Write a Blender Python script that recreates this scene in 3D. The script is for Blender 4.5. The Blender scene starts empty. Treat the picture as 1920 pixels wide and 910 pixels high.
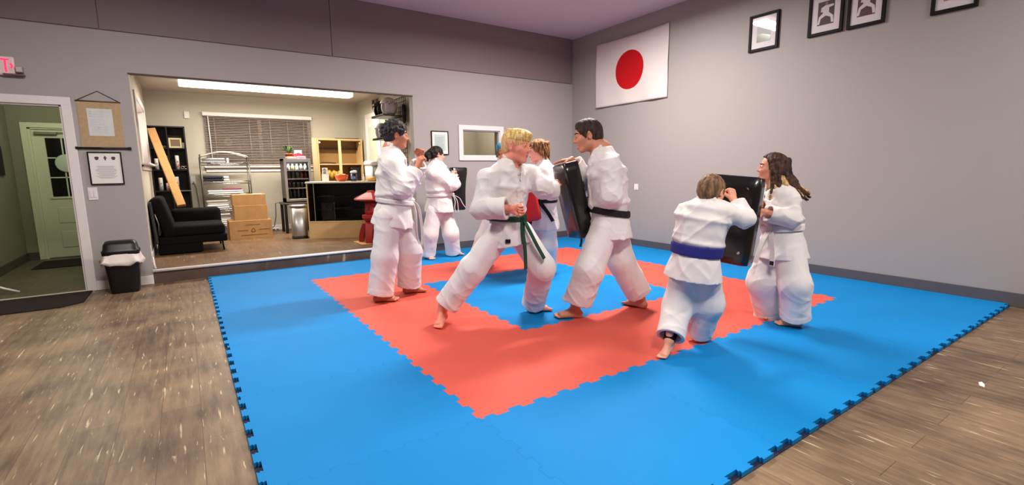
import bpy, bmesh, math, random
import numpy as np
from mathutils import Vector, Matrix
random.seed(7)
rng = np.random.RandomState(7)
scene = bpy.context.scene
COL = scene.collection
PI = math.pi

# ------------------------------------------------------------------ materials
def s2l(c):
    return tuple((x / 12.92 if x <= .04045 else ((x + .055) / 1.055) ** 2.4) for x in [v / 255. for v in c])

MATS = {}
def mat(name, rgb, rough=.6, metal=0., spec=.5, coat=0., noise=0., nscale=8., bump=0., bscale=40., trans=0., emit=None, estr=0., alpha=1., sheen=0., coords='Object', ior=1.45):
    if name in MATS: return MATS[name]
    m = bpy.data.materials.new(name); m.use_nodes = True
    nt = m.node_tree; b = nt.nodes['Principled BSDF']
    c = s2l(rgb)
    b.inputs['Base Color'].default_value = (*c, 1)
    b.inputs['Roughness'].default_value = rough
    b.inputs['Metallic'].default_value = metal
    b.inputs['Specular IOR Level'].default_value = spec
    b.inputs['Coat Weight'].default_value = coat
    b.inputs['Transmission Weight'].default_value = trans
    b.inputs['IOR'].default_value = ior
    b.inputs['Sheen Weight'].default_value = sheen
    if emit is not None:
        b.inputs['Emission Color'].default_value = (*s2l(emit), 1); b.inputs['Emission Strength'].default_value = estr
    if noise or bump:
        tc = nt.nodes.new('ShaderNodeTexCoord')
    if noise:
        n = nt.nodes.new('ShaderNodeTexNoise'); n.inputs['Scale'].default_value = nscale; n.inputs['Detail'].default_value = 5
        nt.links.new(tc.outputs[coords], n.inputs['Vector'])
        r = nt.nodes.new('ShaderNodeMapRange'); r.inputs[1].default_value = .3; r.inputs[2].default_value = .7
        r.inputs[3].default_value = 1 - noise; r.inputs[4].default_value = 1 + noise
        nt.links.new(n.outputs['Fac'], r.inputs[0])
        mx = nt.nodes.new('ShaderNodeMix'); mx.data_type = 'RGBA'; mx.blend_type = 'MULTIPLY'; mx.inputs[0].default_value = 1
        mx.inputs[6].default_value = (*c, 1); nt.links.new(r.outputs[0], mx.inputs[7]); nt.links.new(mx.outputs[2], b.inputs['Base Color'])
    if bump:
        n2 = nt.nodes.new('ShaderNodeTexNoise'); n2.inputs['Scale'].default_value = bscale; n2.inputs['Detail'].default_value = 4
        nt.links.new(tc.outputs[coords], n2.inputs['Vector'])
        bp = nt.nodes.new('ShaderNodeBump'); bp.inputs['Strength'].default_value = bump; bp.inputs['Distance'].default_value = .01
        nt.links.new(n2.outputs['Fac'], bp.inputs['Height']); nt.links.new(bp.outputs[0], b.inputs['Normal'])
    MATS[name] = m
    return m

def planks(name, c1, c2, streak, rough=.45, rot=PI / 2, pw=.18):
    """vinyl planks running along Y, with worn pale streaks along the grain"""
    m = bpy.data.materials.new(name); m.use_nodes = True; MATS[name] = m
    nt = m.node_tree; N = nt.nodes; L = nt.links; b = N['Principled BSDF']
    tc = N.new('ShaderNodeTexCoord')
    mp = N.new('ShaderNodeMapping'); mp.inputs['Rotation'].default_value = (0, 0, rot); L.new(tc.outputs['Object'], mp.inputs[0])
    br = N.new('ShaderNodeTexBrick'); br.inputs['Scale'].default_value = 1; br.inputs['Brick Width'].default_value = 1.22; br.inputs['Row Height'].default_value = pw
    br.inputs['Mortar Size'].default_value = .0012; br.inputs['Mortar Smooth'].default_value = .1; br.offset = .37; br.inputs['Bias'].default_value = 0
    br.inputs['Color1'].default_value = (.42, .42, .42, 1); br.inputs['Color2'].default_value = (.58, .58, .58, 1); br.inputs['Mortar'].default_value = (.1, .1, .1, 1)
    L.new(mp.outputs[0], br.inputs['Vector'])
    # grain
    mp2 = N.new('ShaderNodeMapping'); mp2.inputs['Scale'].default_value = (1.6, 14, 1); L.new(mp.outputs[0], mp2.inputs[0])
    n1 = N.new('ShaderNodeTexNoise'); n1.inputs['Scale'].default_value = 2.2; n1.inputs['Detail'].default_value = 7; n1.inputs['Roughness'].default_value = .65; L.new(mp2.outputs[0], n1.inputs['Vector'])
    n0 = N.new('ShaderNodeTexNoise'); n0.inputs['Scale'].default_value = 3.; n0.inputs['Detail'].default_value = 4; L.new(mp.outputs[0], n0.inputs['Vector'])
    ad = N.new('ShaderNodeMath'); ad.operation = 'ADD'; L.new(n1.outputs['Fac'], ad.inputs[0]); L.new(br.outputs['Color'], ad.inputs[1])
    ad2 = N.new('ShaderNodeMath'); ad2.operation = 'ADD'; L.new(ad.outputs[0], ad2.inputs[0]); L.new(n0.outputs['Fac'], ad2.inputs[1])
    cr = N.new('ShaderNodeMapRange'); cr.inputs[1].default_value = 1.15; cr.inputs[2].default_value = 1.85; L.new(ad2.outputs[0], cr.inputs[0])
    mx = N.new('ShaderNodeMix'); mx.data_type = 'RGBA'; mx.inputs[6].default_value = (*s2l(c1), 1); mx.inputs[7].default_value = (*s2l(c2), 1); L.new(cr.outputs[0], mx.inputs[0])
    # pale worn streaks
    mp3 = N.new('ShaderNodeMapping'); mp3.inputs['Scale'].default_value = (3.2, 34, 1); L.new(mp.outputs[0], mp3.inputs[0])
    n2 = N.new('ShaderNodeTexNoise'); n2.inputs['Scale'].default_value = 1.5; n2.inputs['Detail'].default_value = 3.5; n2.inputs['Distortion'].default_value = .5; L.new(mp3.outputs[0], n2.inputs['Vector'])
    r2 = N.new('ShaderNodeMapRange'); r2.inputs[1].default_value = .64; r2.inputs[2].default_value = .71; r2.inputs[4].default_value = .75; L.new(n2.outputs['Fac'], r2.inputs[0])
    mx2 = N.new('ShaderNodeMix'); mx2.data_type = 'RGBA'; mx2.inputs[7].default_value = (*s2l(streak), 1); L.new(mx.outputs[2], mx2.inputs[6]); L.new(r2.outputs[0], mx2.inputs[0])
    # joints
    mx3 = N.new('ShaderNodeMix'); mx3.data_type = 'RGBA'; mx3.inputs[7].default_value = (*s2l([v * .95 for v in c1]), 1); L.new(mx2.outputs[2], mx3.inputs[6]); L.new(br.outputs['Fac'], mx3.inputs[0])
    L.new(mx3.outputs[2], b.inputs['Base Color'])
    b.inputs['Roughness'].default_value = rough; b.inputs['Specular IOR Level'].default_value = .4
    bp = N.new('ShaderNodeBump'); bp.inputs['Strength'].default_value = .25; bp.inputs['Distance'].default_value = .004; L.new(n1.outputs['Fac'], bp.inputs['Height']); L.new(bp.outputs[0], b.inputs['Normal'])
    return m

M_wall = mat('wall_grey_paint', (165, 159, 157), .62, spec=.35, bump=.05, bscale=120)
M_wall_r = mat('wall_right_paint', (156, 151, 148), .62, spec=.35, bump=.05, bscale=120)
M_wall_o = mat('office_wall_paint', (188, 181, 166), .7, spec=.3, bump=.05, bscale=120)
M_wall_h = mat('hall_wall_paint', (126, 124, 102), .7, spec=.3, bump=.05, bscale=120)
M_ceil = mat('ceiling_paint', (205, 196, 198), .8, spec=.2, bump=.04, bscale=60)
M_ceil_o = mat('office_ceiling_paint', (196, 190, 176), .8, spec=.2)
M_white = mat('white_trim_paint', (226, 220, 218), .4)
M_cream = mat('door_paint', (205, 208, 178), .45)
M_darkbase = mat('dark_grey_vinyl_base', (84, 80, 84), .5)
M_black = mat('black_plastic', (16, 15, 16), .4)
M_blackm = mat('black_metal', (22, 21, 22), .35, metal=.6)
M_blackcloth = mat('black_fabric', (10, 9, 10), .9, spec=.2, noise=.3, nscale=60, bump=.3, bscale=300)
M_blackwood = mat('black_laminate', (24, 19, 19), .4, noise=.2, nscale=14)
M_steel = mat('brushed_steel', (168, 166, 164), .35, metal=.9)
M_chrome = mat('chrome_wire', (190, 188, 185), .25, metal=1.)
M_card = mat('cardboard', (180, 138, 90), .8, spec=.2, noise=.08, nscale=9)
M_card2 = mat('cardboard_dark', (150, 104, 60), .8, spec=.2, noise=.08, nscale=9)
M_maple = mat('maple_laminate', (206, 174, 122), .45, noise=.07, nscale=5)
M_glass = mat('clear_glass', (255, 255, 255), .02, trans=1., spec=.5, ior=1.1)
M_red = mat('red_painted_stone', (150, 34, 30), .45, noise=.12, nscale=10)
M_paper = mat('white_paper', (228, 226, 222), .7)
M_ink = mat('grey_ink', (120, 125, 130), .8)
M_inkd = mat('dark_ink', (40, 38, 42), .7)
M_floor = planks('vinyl_plank_floor', (74, 56, 43), (142, 118, 92), (206, 188, 156), rough=.42)
M_floor_o = planks('office_plank_floor', (84, 62, 46), (128, 100, 74), (190, 165, 130), rough=.4)
M_riser = planks('riser_plank', (70, 56, 50), (104, 86, 74), (190, 170, 145), rough=.45, rot=0, pw=.3)
M_floor_h = planks('hall_plank_floor', (64, 58, 44), (96, 88, 66), (120, 112, 90), rough=.5)
M_blue = mat('blue_foam', (8, 124, 192), .6, spec=.15, bump=.12, bscale=260, noise=.05, nscale=1.3)
M_redm = mat('red_foam', (206, 88, 74), .6, spec=.2, bump=.12, bscale=260, noise=.05, nscale=1.3)
M_navy = mat('dark_underside_foam', (8, 16, 46), .7)
M_lamp = mat('lamp_diffuser', (255, 255, 255), .5, emit=(255, 246, 228), estr=5.)

# ------------------------------------------------------------------ mesh helpers
def bx(bm, x0, x1, y0, y1, z0, z1, bev=0., seg=1):
    vs = [bm.verts.new((x, y, z)) for x in (x0, x1) for y in (y0, y1) for z in (z0, z1)]
    q = [(0, 1, 3, 2), (4, 6, 7, 5), (0, 4, 5, 1), (2, 3, 7, 6), (0, 2, 6, 4), (1, 5, 7, 3)]
    fs = [bm.faces.new([vs[i] for i in f]) for f in q]
    if bev > 0:
        es = list({e for f in fs for e in f.edges})
        bmesh.ops.bevel(bm, geom=es, offset=bev, segments=seg, affect='EDGES', profile=.5)
    return vs

def obx(bm, c, ax, ay, az, bev=0., seg=1):
    """oriented box: centre and three half-axis vectors"""
    n0 = len(bm.verts)
    bm2 = bmesh.new(); bx(bm2, -1, 1, -1, 1, -1, 1)
    M = Matrix((ax, ay, az)).transposed().to_4x4(); M.translation = Vector(c)
    bmesh.ops.transform(bm2, matrix=M, verts=bm2.verts)
    if bev > 0: bmesh.ops.bevel(bm2, geom=list(bm2.edges), offset=bev, segments=seg, affect='EDGES', profile=.5)
    bmesh.ops.recalc_face_normals(bm2, faces=bm2.faces)
    merge(bm, bm2)

def merge(bm, bm2):
    mp = {v: bm.verts.new(v.co) for v in bm2.verts}
    for f in bm2.faces:
        try:
            g = bm.faces.new([mp[v] for v in f.verts]); g.smooth = f.smooth; g.material_index = f.material_index
        except ValueError: pass
    bm2.free()

def frame_of(d):
    d = Vector(d).normalized(); u = d.cross(Vector((0, 0, 1)))
    if u.length < 1e-4: u = Vector((1, 0, 0))
    u.normalize(); return u, d.cross(u).normalized()

def cyl(bm, p0, p1, r0, r1=None, n=16, cap=True):
    r1 = r0 if r1 is None else r1
    p0, p1 = Vector(p0), Vector(p1); u, w = frame_of(p1 - p0)
    a = [bm.verts.new(p0 + (u * math.cos(t) + w * math.sin(t)) * r0) for t in [2 * PI * i / n for i in range(n)]]
    b = [bm.verts.new(p1 + (u * math.cos(t) + w * math.sin(t)) * r1) for t in [2 * PI * i / n for i in range(n)]]
    for i in range(n):
        f = bm.faces.new((a[i], a[(i + 1) % n], b[(i + 1) % n], b[i])); f.smooth = True
    if cap: bm.faces.new(a[::-1]); bm.faces.new(b)

def tube(bm, pts, r, n=8, closed=False, rads=None):
    pts = [Vector(p) for p in pts]; m = len(pts); rings = []
    up = None
    for i, p in enumerate(pts):
        if closed: d = pts[(i + 1) % m] - pts[i - 1]
        else: d = pts[min(i + 1, m - 1)] - pts[max(i - 1, 0)]
        d.normalize()
        if up is None: u, w = frame_of(d)
        else:
            u = up - d * up.dot(d); u.normalize(); w = d.cross(u)
        up = u; rr = rads[i] if rads else r
        rings.append([bm.verts.new(p + (u * math.cos(t) + w * math.sin(t)) * rr) for t in [2 * PI * k / n for k in range(n)]])
    for i in range(m if closed else m - 1):
        a, b = rings[i], rings[(i + 1) % m]
        for k in range(n):
            f = bm.faces.new((a[k], a[(k + 1) % n], b[(k + 1) % n], b[k])); f.smooth = True
    if not closed: bm.faces.new(rings[0][::-1]); bm.faces.new(rings[-1])

def lathe(bm, c, prof, n=28, sx=1., sy=1., a0=0.):
    c = Vector(c); rings = []
    for r, z in prof:
        rings.append([bm.verts.new(c + Vector((r * sx * math.cos(a0 + 2 * PI * i / n), r * sy * math.sin(a0 + 2 * PI * i / n), z))) for i in range(n)])
    for a, b in zip(rings, rings[1:]):
        for i in range(n):
            f = bm.faces.new((a[i], a[(i + 1) % n], b[(i + 1) % n], b[i])); f.smooth = True
    if prof[0][0] > 1e-5: bm.faces.new(rings[0][::-1])
    if prof[-1][0] > 1e-5: bm.faces.new(rings[-1])

def ell(bm, c, r, rot=None, u=18, v=12):
    M = Matrix.Translation(Vector(c)) @ (rot.to_4x4() if rot else Matrix.Identity(4)) @ Matrix.Diagonal((*r, 1))
    res = bmesh.ops.create_uvsphere(bm, u_segments=u, v_segments=v, radius=1, matrix=M)
    for vv in res['verts']:
        for f in vv.link_faces: f.smooth = True

def ribbon(bm, pts, wid, w, t):
    """flat strap swept along pts; wid = width direction(s)"""
    pts = [Vector(p) for p in pts]; m = len(pts); rings = []
    for i, p in enumerate(pts):
        d = (pts[min(i + 1, m - 1)] - pts[max(i - 1, 0)]).normalized()
        wd = Vector(wid[i] if isinstance(wid, list) else wid); wd = (wd - d * wd.dot(d)).normalized(); nn = d.cross(wd)
        rings.append([bm.verts.new(p + wd * a * w / 2 + nn * b * t / 2) for a, b in ((-1, -1), (1, -1), (1, 1), (-1, 1))])
    for a, b in zip(rings, rings[1:]):
        for k in range(4): bm.faces.new((a[k], a[(k + 1) % 4], b[(k + 1) % 4], b[k]))
    bm.faces.new(rings[0][::-1]); bm.faces.new(rings[-1])

def prism(bm, poly, f0, f1):
    """poly of 2D points; f0/f1 map (a,b) to the two end faces in 3D"""
    a = [bm.verts.new(f0(*p)) for p in poly]; b = [bm.verts.new(f1(*p)) for p in poly]
    fa = bm.faces.new(a[::-1]); fb = bm.faces.new(b); n = len(poly)
    for i in range(n): bm.faces.new((a[i], a[(i + 1) % n], b[(i + 1) % n], b[i]))

def wloc(o):
    p = Vector(o.location) if o else Vector((0, 0, 0))
    while o is not None and o.parent is not None:
        o = o.parent; p = p + Vector(o.location)
    return p

def obj(name, bm, m, parent=None, local=False, smooth=False, angle=40, nrm=True):
    """one mesh object; world-space vertices unless local"""
    if nrm: bmesh.ops.recalc_face_normals(bm, faces=bm.faces)
    me = bpy.data.meshes.new(name); 
    if smooth:
        for f in bm.faces: f.smooth = True
    o = bpy.data.objects.new(name, me)
    if not local:
        if parent is not None: off = wloc(parent)
        else:
            xs = [v.co for v in bm.verts]
            off = Vector(((min(v.x for v in xs) + max(v.x for v in xs)) / 2, (min(v.y for v in xs) + max(v.y for v in xs)) / 2, min(v.z for v in xs)))
            o.location = off
        for v in bm.verts: v.co -= off
    bm.to_mesh(me); bm.free()
    for x in (m if isinstance(m, (list, tuple)) else [m]): me.materials.append(x)
    COL.objects.link(o)
    if parent is not None: o.parent = parent
    return o

def tag(o, label, cat, group=None, kind=None):
    o['label'] = label; o['category'] = cat
    if group: o['group'] = group
    if kind: o['kind'] = kind
    return o

def thing(name, label, cat, loc, rotz=0., group=None):
    o = bpy.data.objects.new(name, None); COL.objects.link(o); o.location = loc; o.rotation_euler = (0, 0, rotz); o.empty_display_size = .1
    return tag(o, label, cat, group)

def struct(name, bm, m, label=None, parent=None):
    o = obj(name, bm, m, parent)
    if parent is None:
        o['kind'] = 'structure'
        if label: o['label'] = label
    return o
B = bmesh.new

# ------------------------------------------------------------------ the room shell
YB, XR, ZC = 6.07, 6.018, 3.653          # back wall, right wall, ceiling
XL, YF = -4.6, -5.2
ZO = .155                                # raised office floor
bm = B(); bx(bm, XL, XR, YF, YB, -.1, 0); struct('floor', bm, M_floor)
bm = B(); bx(bm, XL - .2, XR + .2, YF - .2, YB + .2, ZC, ZC + .15); struct('ceiling', bm, M_ceil)
bm = B(); bx(bm, XR, XR + .15, YF - .2, YB + .2, 0, ZC); struct('wall_right', bm, M_wall_r)
bm = B(); bx(bm, XL - .15, XL, YF - .2, YB + .2, 0, ZC); struct('wall_left', bm, M_wall)
bm = B(); bx(bm, XL, XR, YF - .15, YF, 0, ZC); struct('wall_front', bm, M_wall)
# back wall with doorway, wide opening, small window
D0, D1, DT = -2.03, -1.165, 2.04
O0, O1, OT = -.557, 2.832, 2.427
W0, W1, WZ0, WZ1 = 3.67, 4.385, 1.535, 1.955
YT = YB + .13
bm = B()
bx(bm, XL, D0, YB, YT, 0, 2.86); bx(bm, D0, D1, YB, YT, DT, 2.86); bx(bm, D1, O0, YB, YT, 0, 2.86)
bx(bm, O0, O1, YB, YT, OT, 2.86); bx(bm, O1, W0, YB, YT, 0, 2.86); bx(bm, W0, W1, YB, YT, 0, WZ0); bx(bm, W0, W1, YB, YT, WZ1, 2.86); bx(bm, W1, XR, YB, YT, 0, 2.86)
struct('wall_back', bm, M_wall)
bm = B()
for a, b in ((XL, -2.9), (-2.894, -.766), (-.760, 1.686), (1.692, 5.96)): bx(bm, a, b, YB - .012, YB + .13, 2.868, ZC, .003)
bx(bm, XL, XR, YB + .004, YT, 2.86, ZC)
struct('wall_back_upper', bm, mat('upper_wall_shade', (132, 118, 119), .6, spec=.35, bump=.05, bscale=120))  # darker than the wall below: dim light up here is put into the colour
bm = B(); bx(bm, O0 - .01, O1 + .005, YB - .006, YB + .03, OT - .012, OT + .004); struct('trim_1', bm, mat('brown_edge', (70, 52, 46), .6), 'thin brown edge strip under the header of the wide opening')
# doorway casing
bm = B(); w = .085
for x in (D0 - w, D1): bx(bm, x, x + w, YB - .02, YB, 0, DT + w, .004)
bx(bm, D0 - w, D1 + w, YB - .021, YB, DT, DT + w, .004)
bx(bm, D0, D0 + .015, YB, YT + .01, 0, DT); bx(bm, D1 - .015, D1, YB, YT + .01, 0, DT); bx(bm, D0, D1, YB, YT + .01, DT - .015, DT)
struct('trim_2', bm, M_white, 'white casing around the left doorway')
bm = B(); bx(bm, D0, D1 + .03, YB - .01, YB + .04, 0, .012, .004); struct('trim_3', bm, mat('threshold_strip', (196, 186, 170), .4, metal=.3), 'pale threshold strip across the doorway')
# step edge of the raised office floor
bm = B(); cyl(bm, (O0, YB - .005, ZO - .004), (O1, YB - .005, ZO - .004), .016, n=14); bx(bm, O0, O1, YB - .004, YB + .05, ZO - .012, ZO + .010, .004)
struct('trim_4', bm, M_white, 'white rounded nosing along the edge of the raised office floor')
bm = B(); bx(bm, O0, O1, YB, YB + .02, 0, ZO - .012); struct('trim_5', bm, M_riser, 'plank clad riser under the white nosing')
# baseboards
bm = B(); bx(bm, D1 + .085, O0, YB - .014, YB, 0, .105, .003); struct('baseboard_left', bm, M_white)
bm = B(); bx(bm, O1, XR, YB - .012, YB, 0, .13, .003); struct('baseboard_back', bm, M_darkbase)
bm = B(); bx(bm, XR - .012, XR, YF, YB - .012, 0, .13, .003); struct('baseboard_right', bm, M_darkbase)
# office behind the opening
OX0, OX1, OY1, OZC = -.6, 3.1, 9.8, 2.765
bm = B(); bx(bm, OX0, OX1, YB + .02, OY1, 0, ZO); struct('floor_office', bm, M_floor_o)
bm = B(); bx(bm, OX0 - .12, OX1 + .12, YT, OY1 + .12, OZC, OZC + .1); struct('ceiling_office', bm, M_ceil_o)
wx0, wx1, wz0, wz1 = .25, 2.13, 1.44, 2.40
bm = B(); bx(bm, OX0, wx0, OY1, OY1 + .12, 0, OZC); bx(bm, wx1, OX1 + .12, OY1, OY1 + .12, 0, OZC); bx(bm, wx0, wx1, OY1, OY1 + .12, 0, wz0); bx(bm, wx0, wx1, OY1, OY1 + .12, wz1, OZC)
struct('wall_office_back', bm, M_wall_o)
iy0, iy1, iz0, iz1 = 7.3, 9.15, 1.46, 2.33
bm = B(); bx(bm, OX0 - .12, OX0, YT, iy0, 0, OZC); bx(bm, OX0 - .12, OX0, iy1, OY1 + .12, 0, OZC); bx(bm, OX0 - .12, OX0, iy0, iy1, 0, iz0); bx(bm, OX0 - .12, OX0, iy0, iy1, iz1, OZC)
struct('wall_office_left', bm, M_wall_o)
bm = B(); bx(bm, OX1, OX1 + .12, YT, OY1, 0, OZC); struct('wall_office_right', bm, M_wall_o)
bm = B(); bx(bm, OX0, OX1, OY1 - .012, OY1, ZO, ZO + .1, .003); struct('baseboard_office', bm, M_white)
bm = B(); bx(bm, OX0, OX0 + .012, YT, OY1 - .02, ZO, ZO + .1, .003); struct('baseboard_office_left', bm, M_white)
# window of the office
def casing(bm, x0, x1, z0, z1, y, w, t=.02):
    bx(bm, x0 - w, x0, y - t, y, z0 - w, z1 + w, .003); bx(bm, x1, x1 + w, y - t, y, z0 - w, z1 + w, .003)
    bx(bm, x0, x1, y - t, y, z1, z1 + w, .003); bx(bm, x0, x1, y - t, y, z0 - w, z0, .003)
bm = B()
for a, b, c, d in ((wx0, wx0 + .05, wz0, wz1), (wx1 - .05, wx1, wz0, wz1), (wx0, wx1, wz0, wz0 + .05), (wx0, wx1, wz1 - .05, wz1), ((wx0 + wx1) / 2 - .03, (wx0 + wx1) / 2 + .03, wz0, wz1)): bx(bm, a, b, OY1 + .05, OY1 + .1, c, d)
w1 = struct('window_1', bm, M_white, 'dark office window behind the lowered blind')
bm = B(); bx(bm, wx0 - .05, wx1 + .05, OY1 - .07, OY1 + .05, wz0 - .03, wz0, .005); bx(bm, wx0 - .03, wx1 + .03, OY1 - .02, OY1, wz0 - .11, wz0 - .03, .004); struct('window_sill', bm, M_white, parent=w1)
bm = B(); bx(bm, wx0 + .05, wx1 - .05, OY1 + .07, OY1 + .078, wz0 + .05, wz1 - .05); struct('glass', bm, M_glass, parent=w1)
bm = B()
for r0, r1 in ((.152, .174),):
    n = 48
    for i in range(n):
        t0, t1 = 2 * PI * i / n, 2 * PI * (i + 1) / n
        P = lambda r, t, y: (.625 + r * math.cos(t), y, 1.895 + r * math.sin(t))
        vs = [bm.verts.new(P(r, t, y)) for y in (OY1 + .045, OY1 + .049) for r, t in ((r0, t0), (r1, t0), (r1, t1), (r0, t1))]
        bm.faces.new(vs[:4]); bm.faces.new(vs[4:][::-1])
for i in range(9):
    zz = 1.895 - .07 + i * .0165; hw = math.sqrt(max(.075 ** 2 - (zz - 1.895 + .004) ** 2, .0003))
    if i not in (4,): bx(bm, .625 - hw, .625 + hw, OY1 + .0, OY1 + .004, zz, zz + .012)
    else: bx(bm, .625 - hw, .625 - .02, OY1 + .0, OY1 + .004, zz, zz + .012); bx(bm, .625 + .02, .625 + hw, OY1 + .0, OY1 + .004, zz, zz + .012)
struct('decal', bm, mat('window_decal', (206, 196, 188), .7), parent=w1)
bm = B(); bx(bm, .40, .83, OY1 + .006, OY1 + .009, 1.68, 2.12); struct('window_film', bm, mat('grey_film', (96, 88, 84), .5), parent=w1)
# interior window on the left office wall
bm = B()
bx(bm, OX0, OX0 + .02, iy0 - .08, iy0, iz0 - .06, iz1 + .08, .003); bx(bm, OX0, OX0 + .02, iy1, iy1 + .08, iz0 - .06, iz1 + .08, .003); bx(bm, OX0, OX0 + .02, iy0, iy1, iz1, iz1 + .08, .003)
bx(bm, OX0 - .12, OX0 - .10, iy0, iy1, iz0, iz1); bx(bm, OX0 - .1, OX0, iy0, iy0 + .02, iz0, iz1); bx(bm, OX0 - .1, OX0, iy1 - .02, iy1, iz0, iz1); bx(bm, OX0 - .1, OX0, iy0, iy1, iz1 - .02, iz1)
w2 = struct('window_2', bm, M_white, 'white framed recess in the left office wall')
bm = B(); bx(bm, OX0 - .1, OX0 + .09, iy0 - .1, iy1 + .1, iz0 - .03, iz0, .006); bx(bm, OX0, OX0 + .02, iy0 - .08, iy1 + .08, iz0 - .1, iz0 - .03, .003); struct('window_sill', bm, M_white, parent=w2)
# small window at the right of the back wall, and the lit room behind it
bm = B(); casing(bm, W0, W1, WZ0, WZ1, YB, .075, .022)
for a, b, c, d in ((W0, W0 + .014, WZ0, WZ1), (W1 - .014, W1, WZ0, WZ1), (W0, W1, WZ0, WZ0 + .014), (W0, W1, WZ1 - .014, WZ1)): bx(bm, a, b, YB, YT + .01, c, d)
w3 = struct('window_3', bm, M_white, 'small white framed interior window on the back wall')
bm = B(); bx(bm, W0 + .014, W1 - .014, YB + .06, YB + .066, WZ0 + .014, WZ1 - .014); struct('glass', bm, M_glass, parent=w3)
bm = B(); bx(bm, 3.22, 3.3, YT, 8.3, 0, 2.6); bx(bm, 5.2, 5.28, YT, 8.3, 0, 2.6); bx(bm, 3.22, 5.28, 8.3, 8.38, 0, 2.6); struct('wall_side_room', bm, M_wall_o)
bm = B(); bx(bm, 3.22, 5.28, YT, 8.38, 2.6, 2.66); struct('ceiling_side_room', bm, M_ceil_o)
bm = B(); bx(bm, 3.22, 5.28, YT, 8.38, -.06, 0); struct('floor_side_room', bm, M_floor_h)
# hallway through the left doorway
HX0, HX1, HY = -2.26, -.72, 9.3
hd0, hd1, hdt = -2.05, -1.12, 2.03
bm = B(); bx(bm, HX0 - .1, HX1, YB, HY + .1, -.1, 0); struct('floor_hall', bm, M_floor_h)
bm = B(); bx(bm, HX0 - .1, HX0, YT, HY + .1, 0, 2.7); struct('wall_hall_left', bm, M_wall_h)
bm = B(); bx(bm, HX0, hd0, HY, HY + .1, 0, 2.7); bx(bm, hd1, HX1, HY, HY + .1, 0, 2.7); bx(bm, hd0, hd1, HY, HY + .1, hdt, 2.7); struct('wall_hall_back', bm, M_wall_h)
bm = B(); bx(bm, HX0 - .1, HX1, YT, HY + .1, 2.7, 2.76); struct('ceiling_hall', bm, M_wall_h)
bm = B(); bx(bm, HX0, HX0 + .012, YT, HY, 0, .12); bx(bm, HX0, hd0 - .08, HY - .012, HY, 0, .12); struct('baseboard_hall', bm, mat('hall_base', (66, 62, 52), .6))
bm = B()
for x in (hd0 - .075, hd1): bx(bm, x, x + .075, HY - .02, HY, 0, hdt + .075, .004)
bx(bm, hd0, hd1, HY - .02, HY, hdt, hdt + .075, .004)
for x in (hd0, hd1 - .03): bx(bm, x, x + .03, HY, HY + .1, 0, hdt)
bx(bm, hd0, hd1, HY, HY + .1, hdt - .02, hdt)
d1 = struct('door_1', bm, M_cream, 'pale exterior door at the end of the hall with dark six-pane window')
gx0, gx1, gz0, gz1 = -1.875, -1.31, .97, 1.88
bm = B(); y0, y1 = HY + .035, HY + .08
bx(bm, hd0 + .03, gx0, y0, y1, .01, hdt - .02); bx(bm, gx1, hd1 - .03, y0, y1, .01, hdt - .02); bx(bm, gx0, gx1, y0, y1, gz1, hdt - .02); bx(bm, gx0, gx1, y0, y1, .01, gz0)
for z0, z1 in ((.55, .80), (.16, .42)):
    bx(bm, gx0 + .03, gx1 - .03, y0 - .008, y0 + .004, z0, z1, .006)
bx(bm, gx0 - .03, gx1 + .03, y0 - .015, y0, gz0 - .035, gz0, .004)
dl = struct('door_leaf', bm, M_cream, parent=d1)
bm = B(); bx(bm, gx0, gx1, HY + .055, HY + .06, gz0, gz1); struct('glass', bm, mat('night_glass', (6, 7, 8), .08), parent=dl)
bm = B()
for z in (gz0 + .30, gz0 + .605): bx(bm, gx0, gx1, y0 - .004, y0 + .015, z - .009, z + .009)
for x in (gx0 + .19, gx0 + .38): bx(bm, x - .009, x + .009, y0 - .004, y0 + .015, gz0, gz1)
struct('muntin', bm, M_cream, parent=dl)
bm = B(); bx(bm, -1.98, -1.72, HY - .03, HY + .035, 1.925, 1.965, .006); bx(bm, -1.73, -1.45, HY - .02, HY + .0, 1.955, 1.968, .003); struct('door_closer', bm, mat('closer_metal', (120, 116, 100), .4, metal=.6), parent=dl)
bm = B(); lathe(bm, (0, 0, 0), [(0.001, 0), (.13, .004), (.142, .014), (.13, .02), (.001, .014)], 40)
for v in bm.verts: v.co = Vector((-1.655 + v.co.x, HY + .03 - v.co.z, 1.49 + v.co.y))
tag(obj('round_plaque', bm, mat('pale_round_plaque', (190, 200, 186), .6)), 'pale round plaque hanging over the panes of the hall door', 'plaque')
# ------------------------------------------------------------------ puzzle mats: 6 x 6 tiles of 1 m
MT = .025
NT, AMP = 12, .014
def edge_poly(phase):
    """dovetail zigzag along t in 0..1, offset s in -AMP..AMP, starting and ending at 0"""
    pts = [(0., 0.)]; p = 1. / NT
    for i in range(NT):
        sg = 1 if (i + phase) % 2 == 0 else -1
        a, b = i * p, (i + 1) * p; fl_ = .011
        an, at = (.026, .019) if i == 0 else (a + .006, a - .002)
        bn, bt_ = (1 - .026, 1 - .019) if i == NT - 1 else (b - .006, b + .002)
        pts += [(an, sg * .001), (at, sg * AMP), (bt_, sg * AMP), (bn, sg * .001)]
    pts.append((1., 0.)); return pts
HE = {}; VE = {}
for j in range(7):
    for i in range(6): HE[i, j] = [(i + t, j + s) for t, s in edge_poly(i + j)] if 0 <= j < 6 else [(i, 6.), (i + 1, 6.)]
for i in range(7):
    for j in range(6): VE[i, j] = [(i + s, j + t) for t, s in edge_poly(i + j + 1)] if i < 6 else [(6., j), (6., j + 1)]
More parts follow.
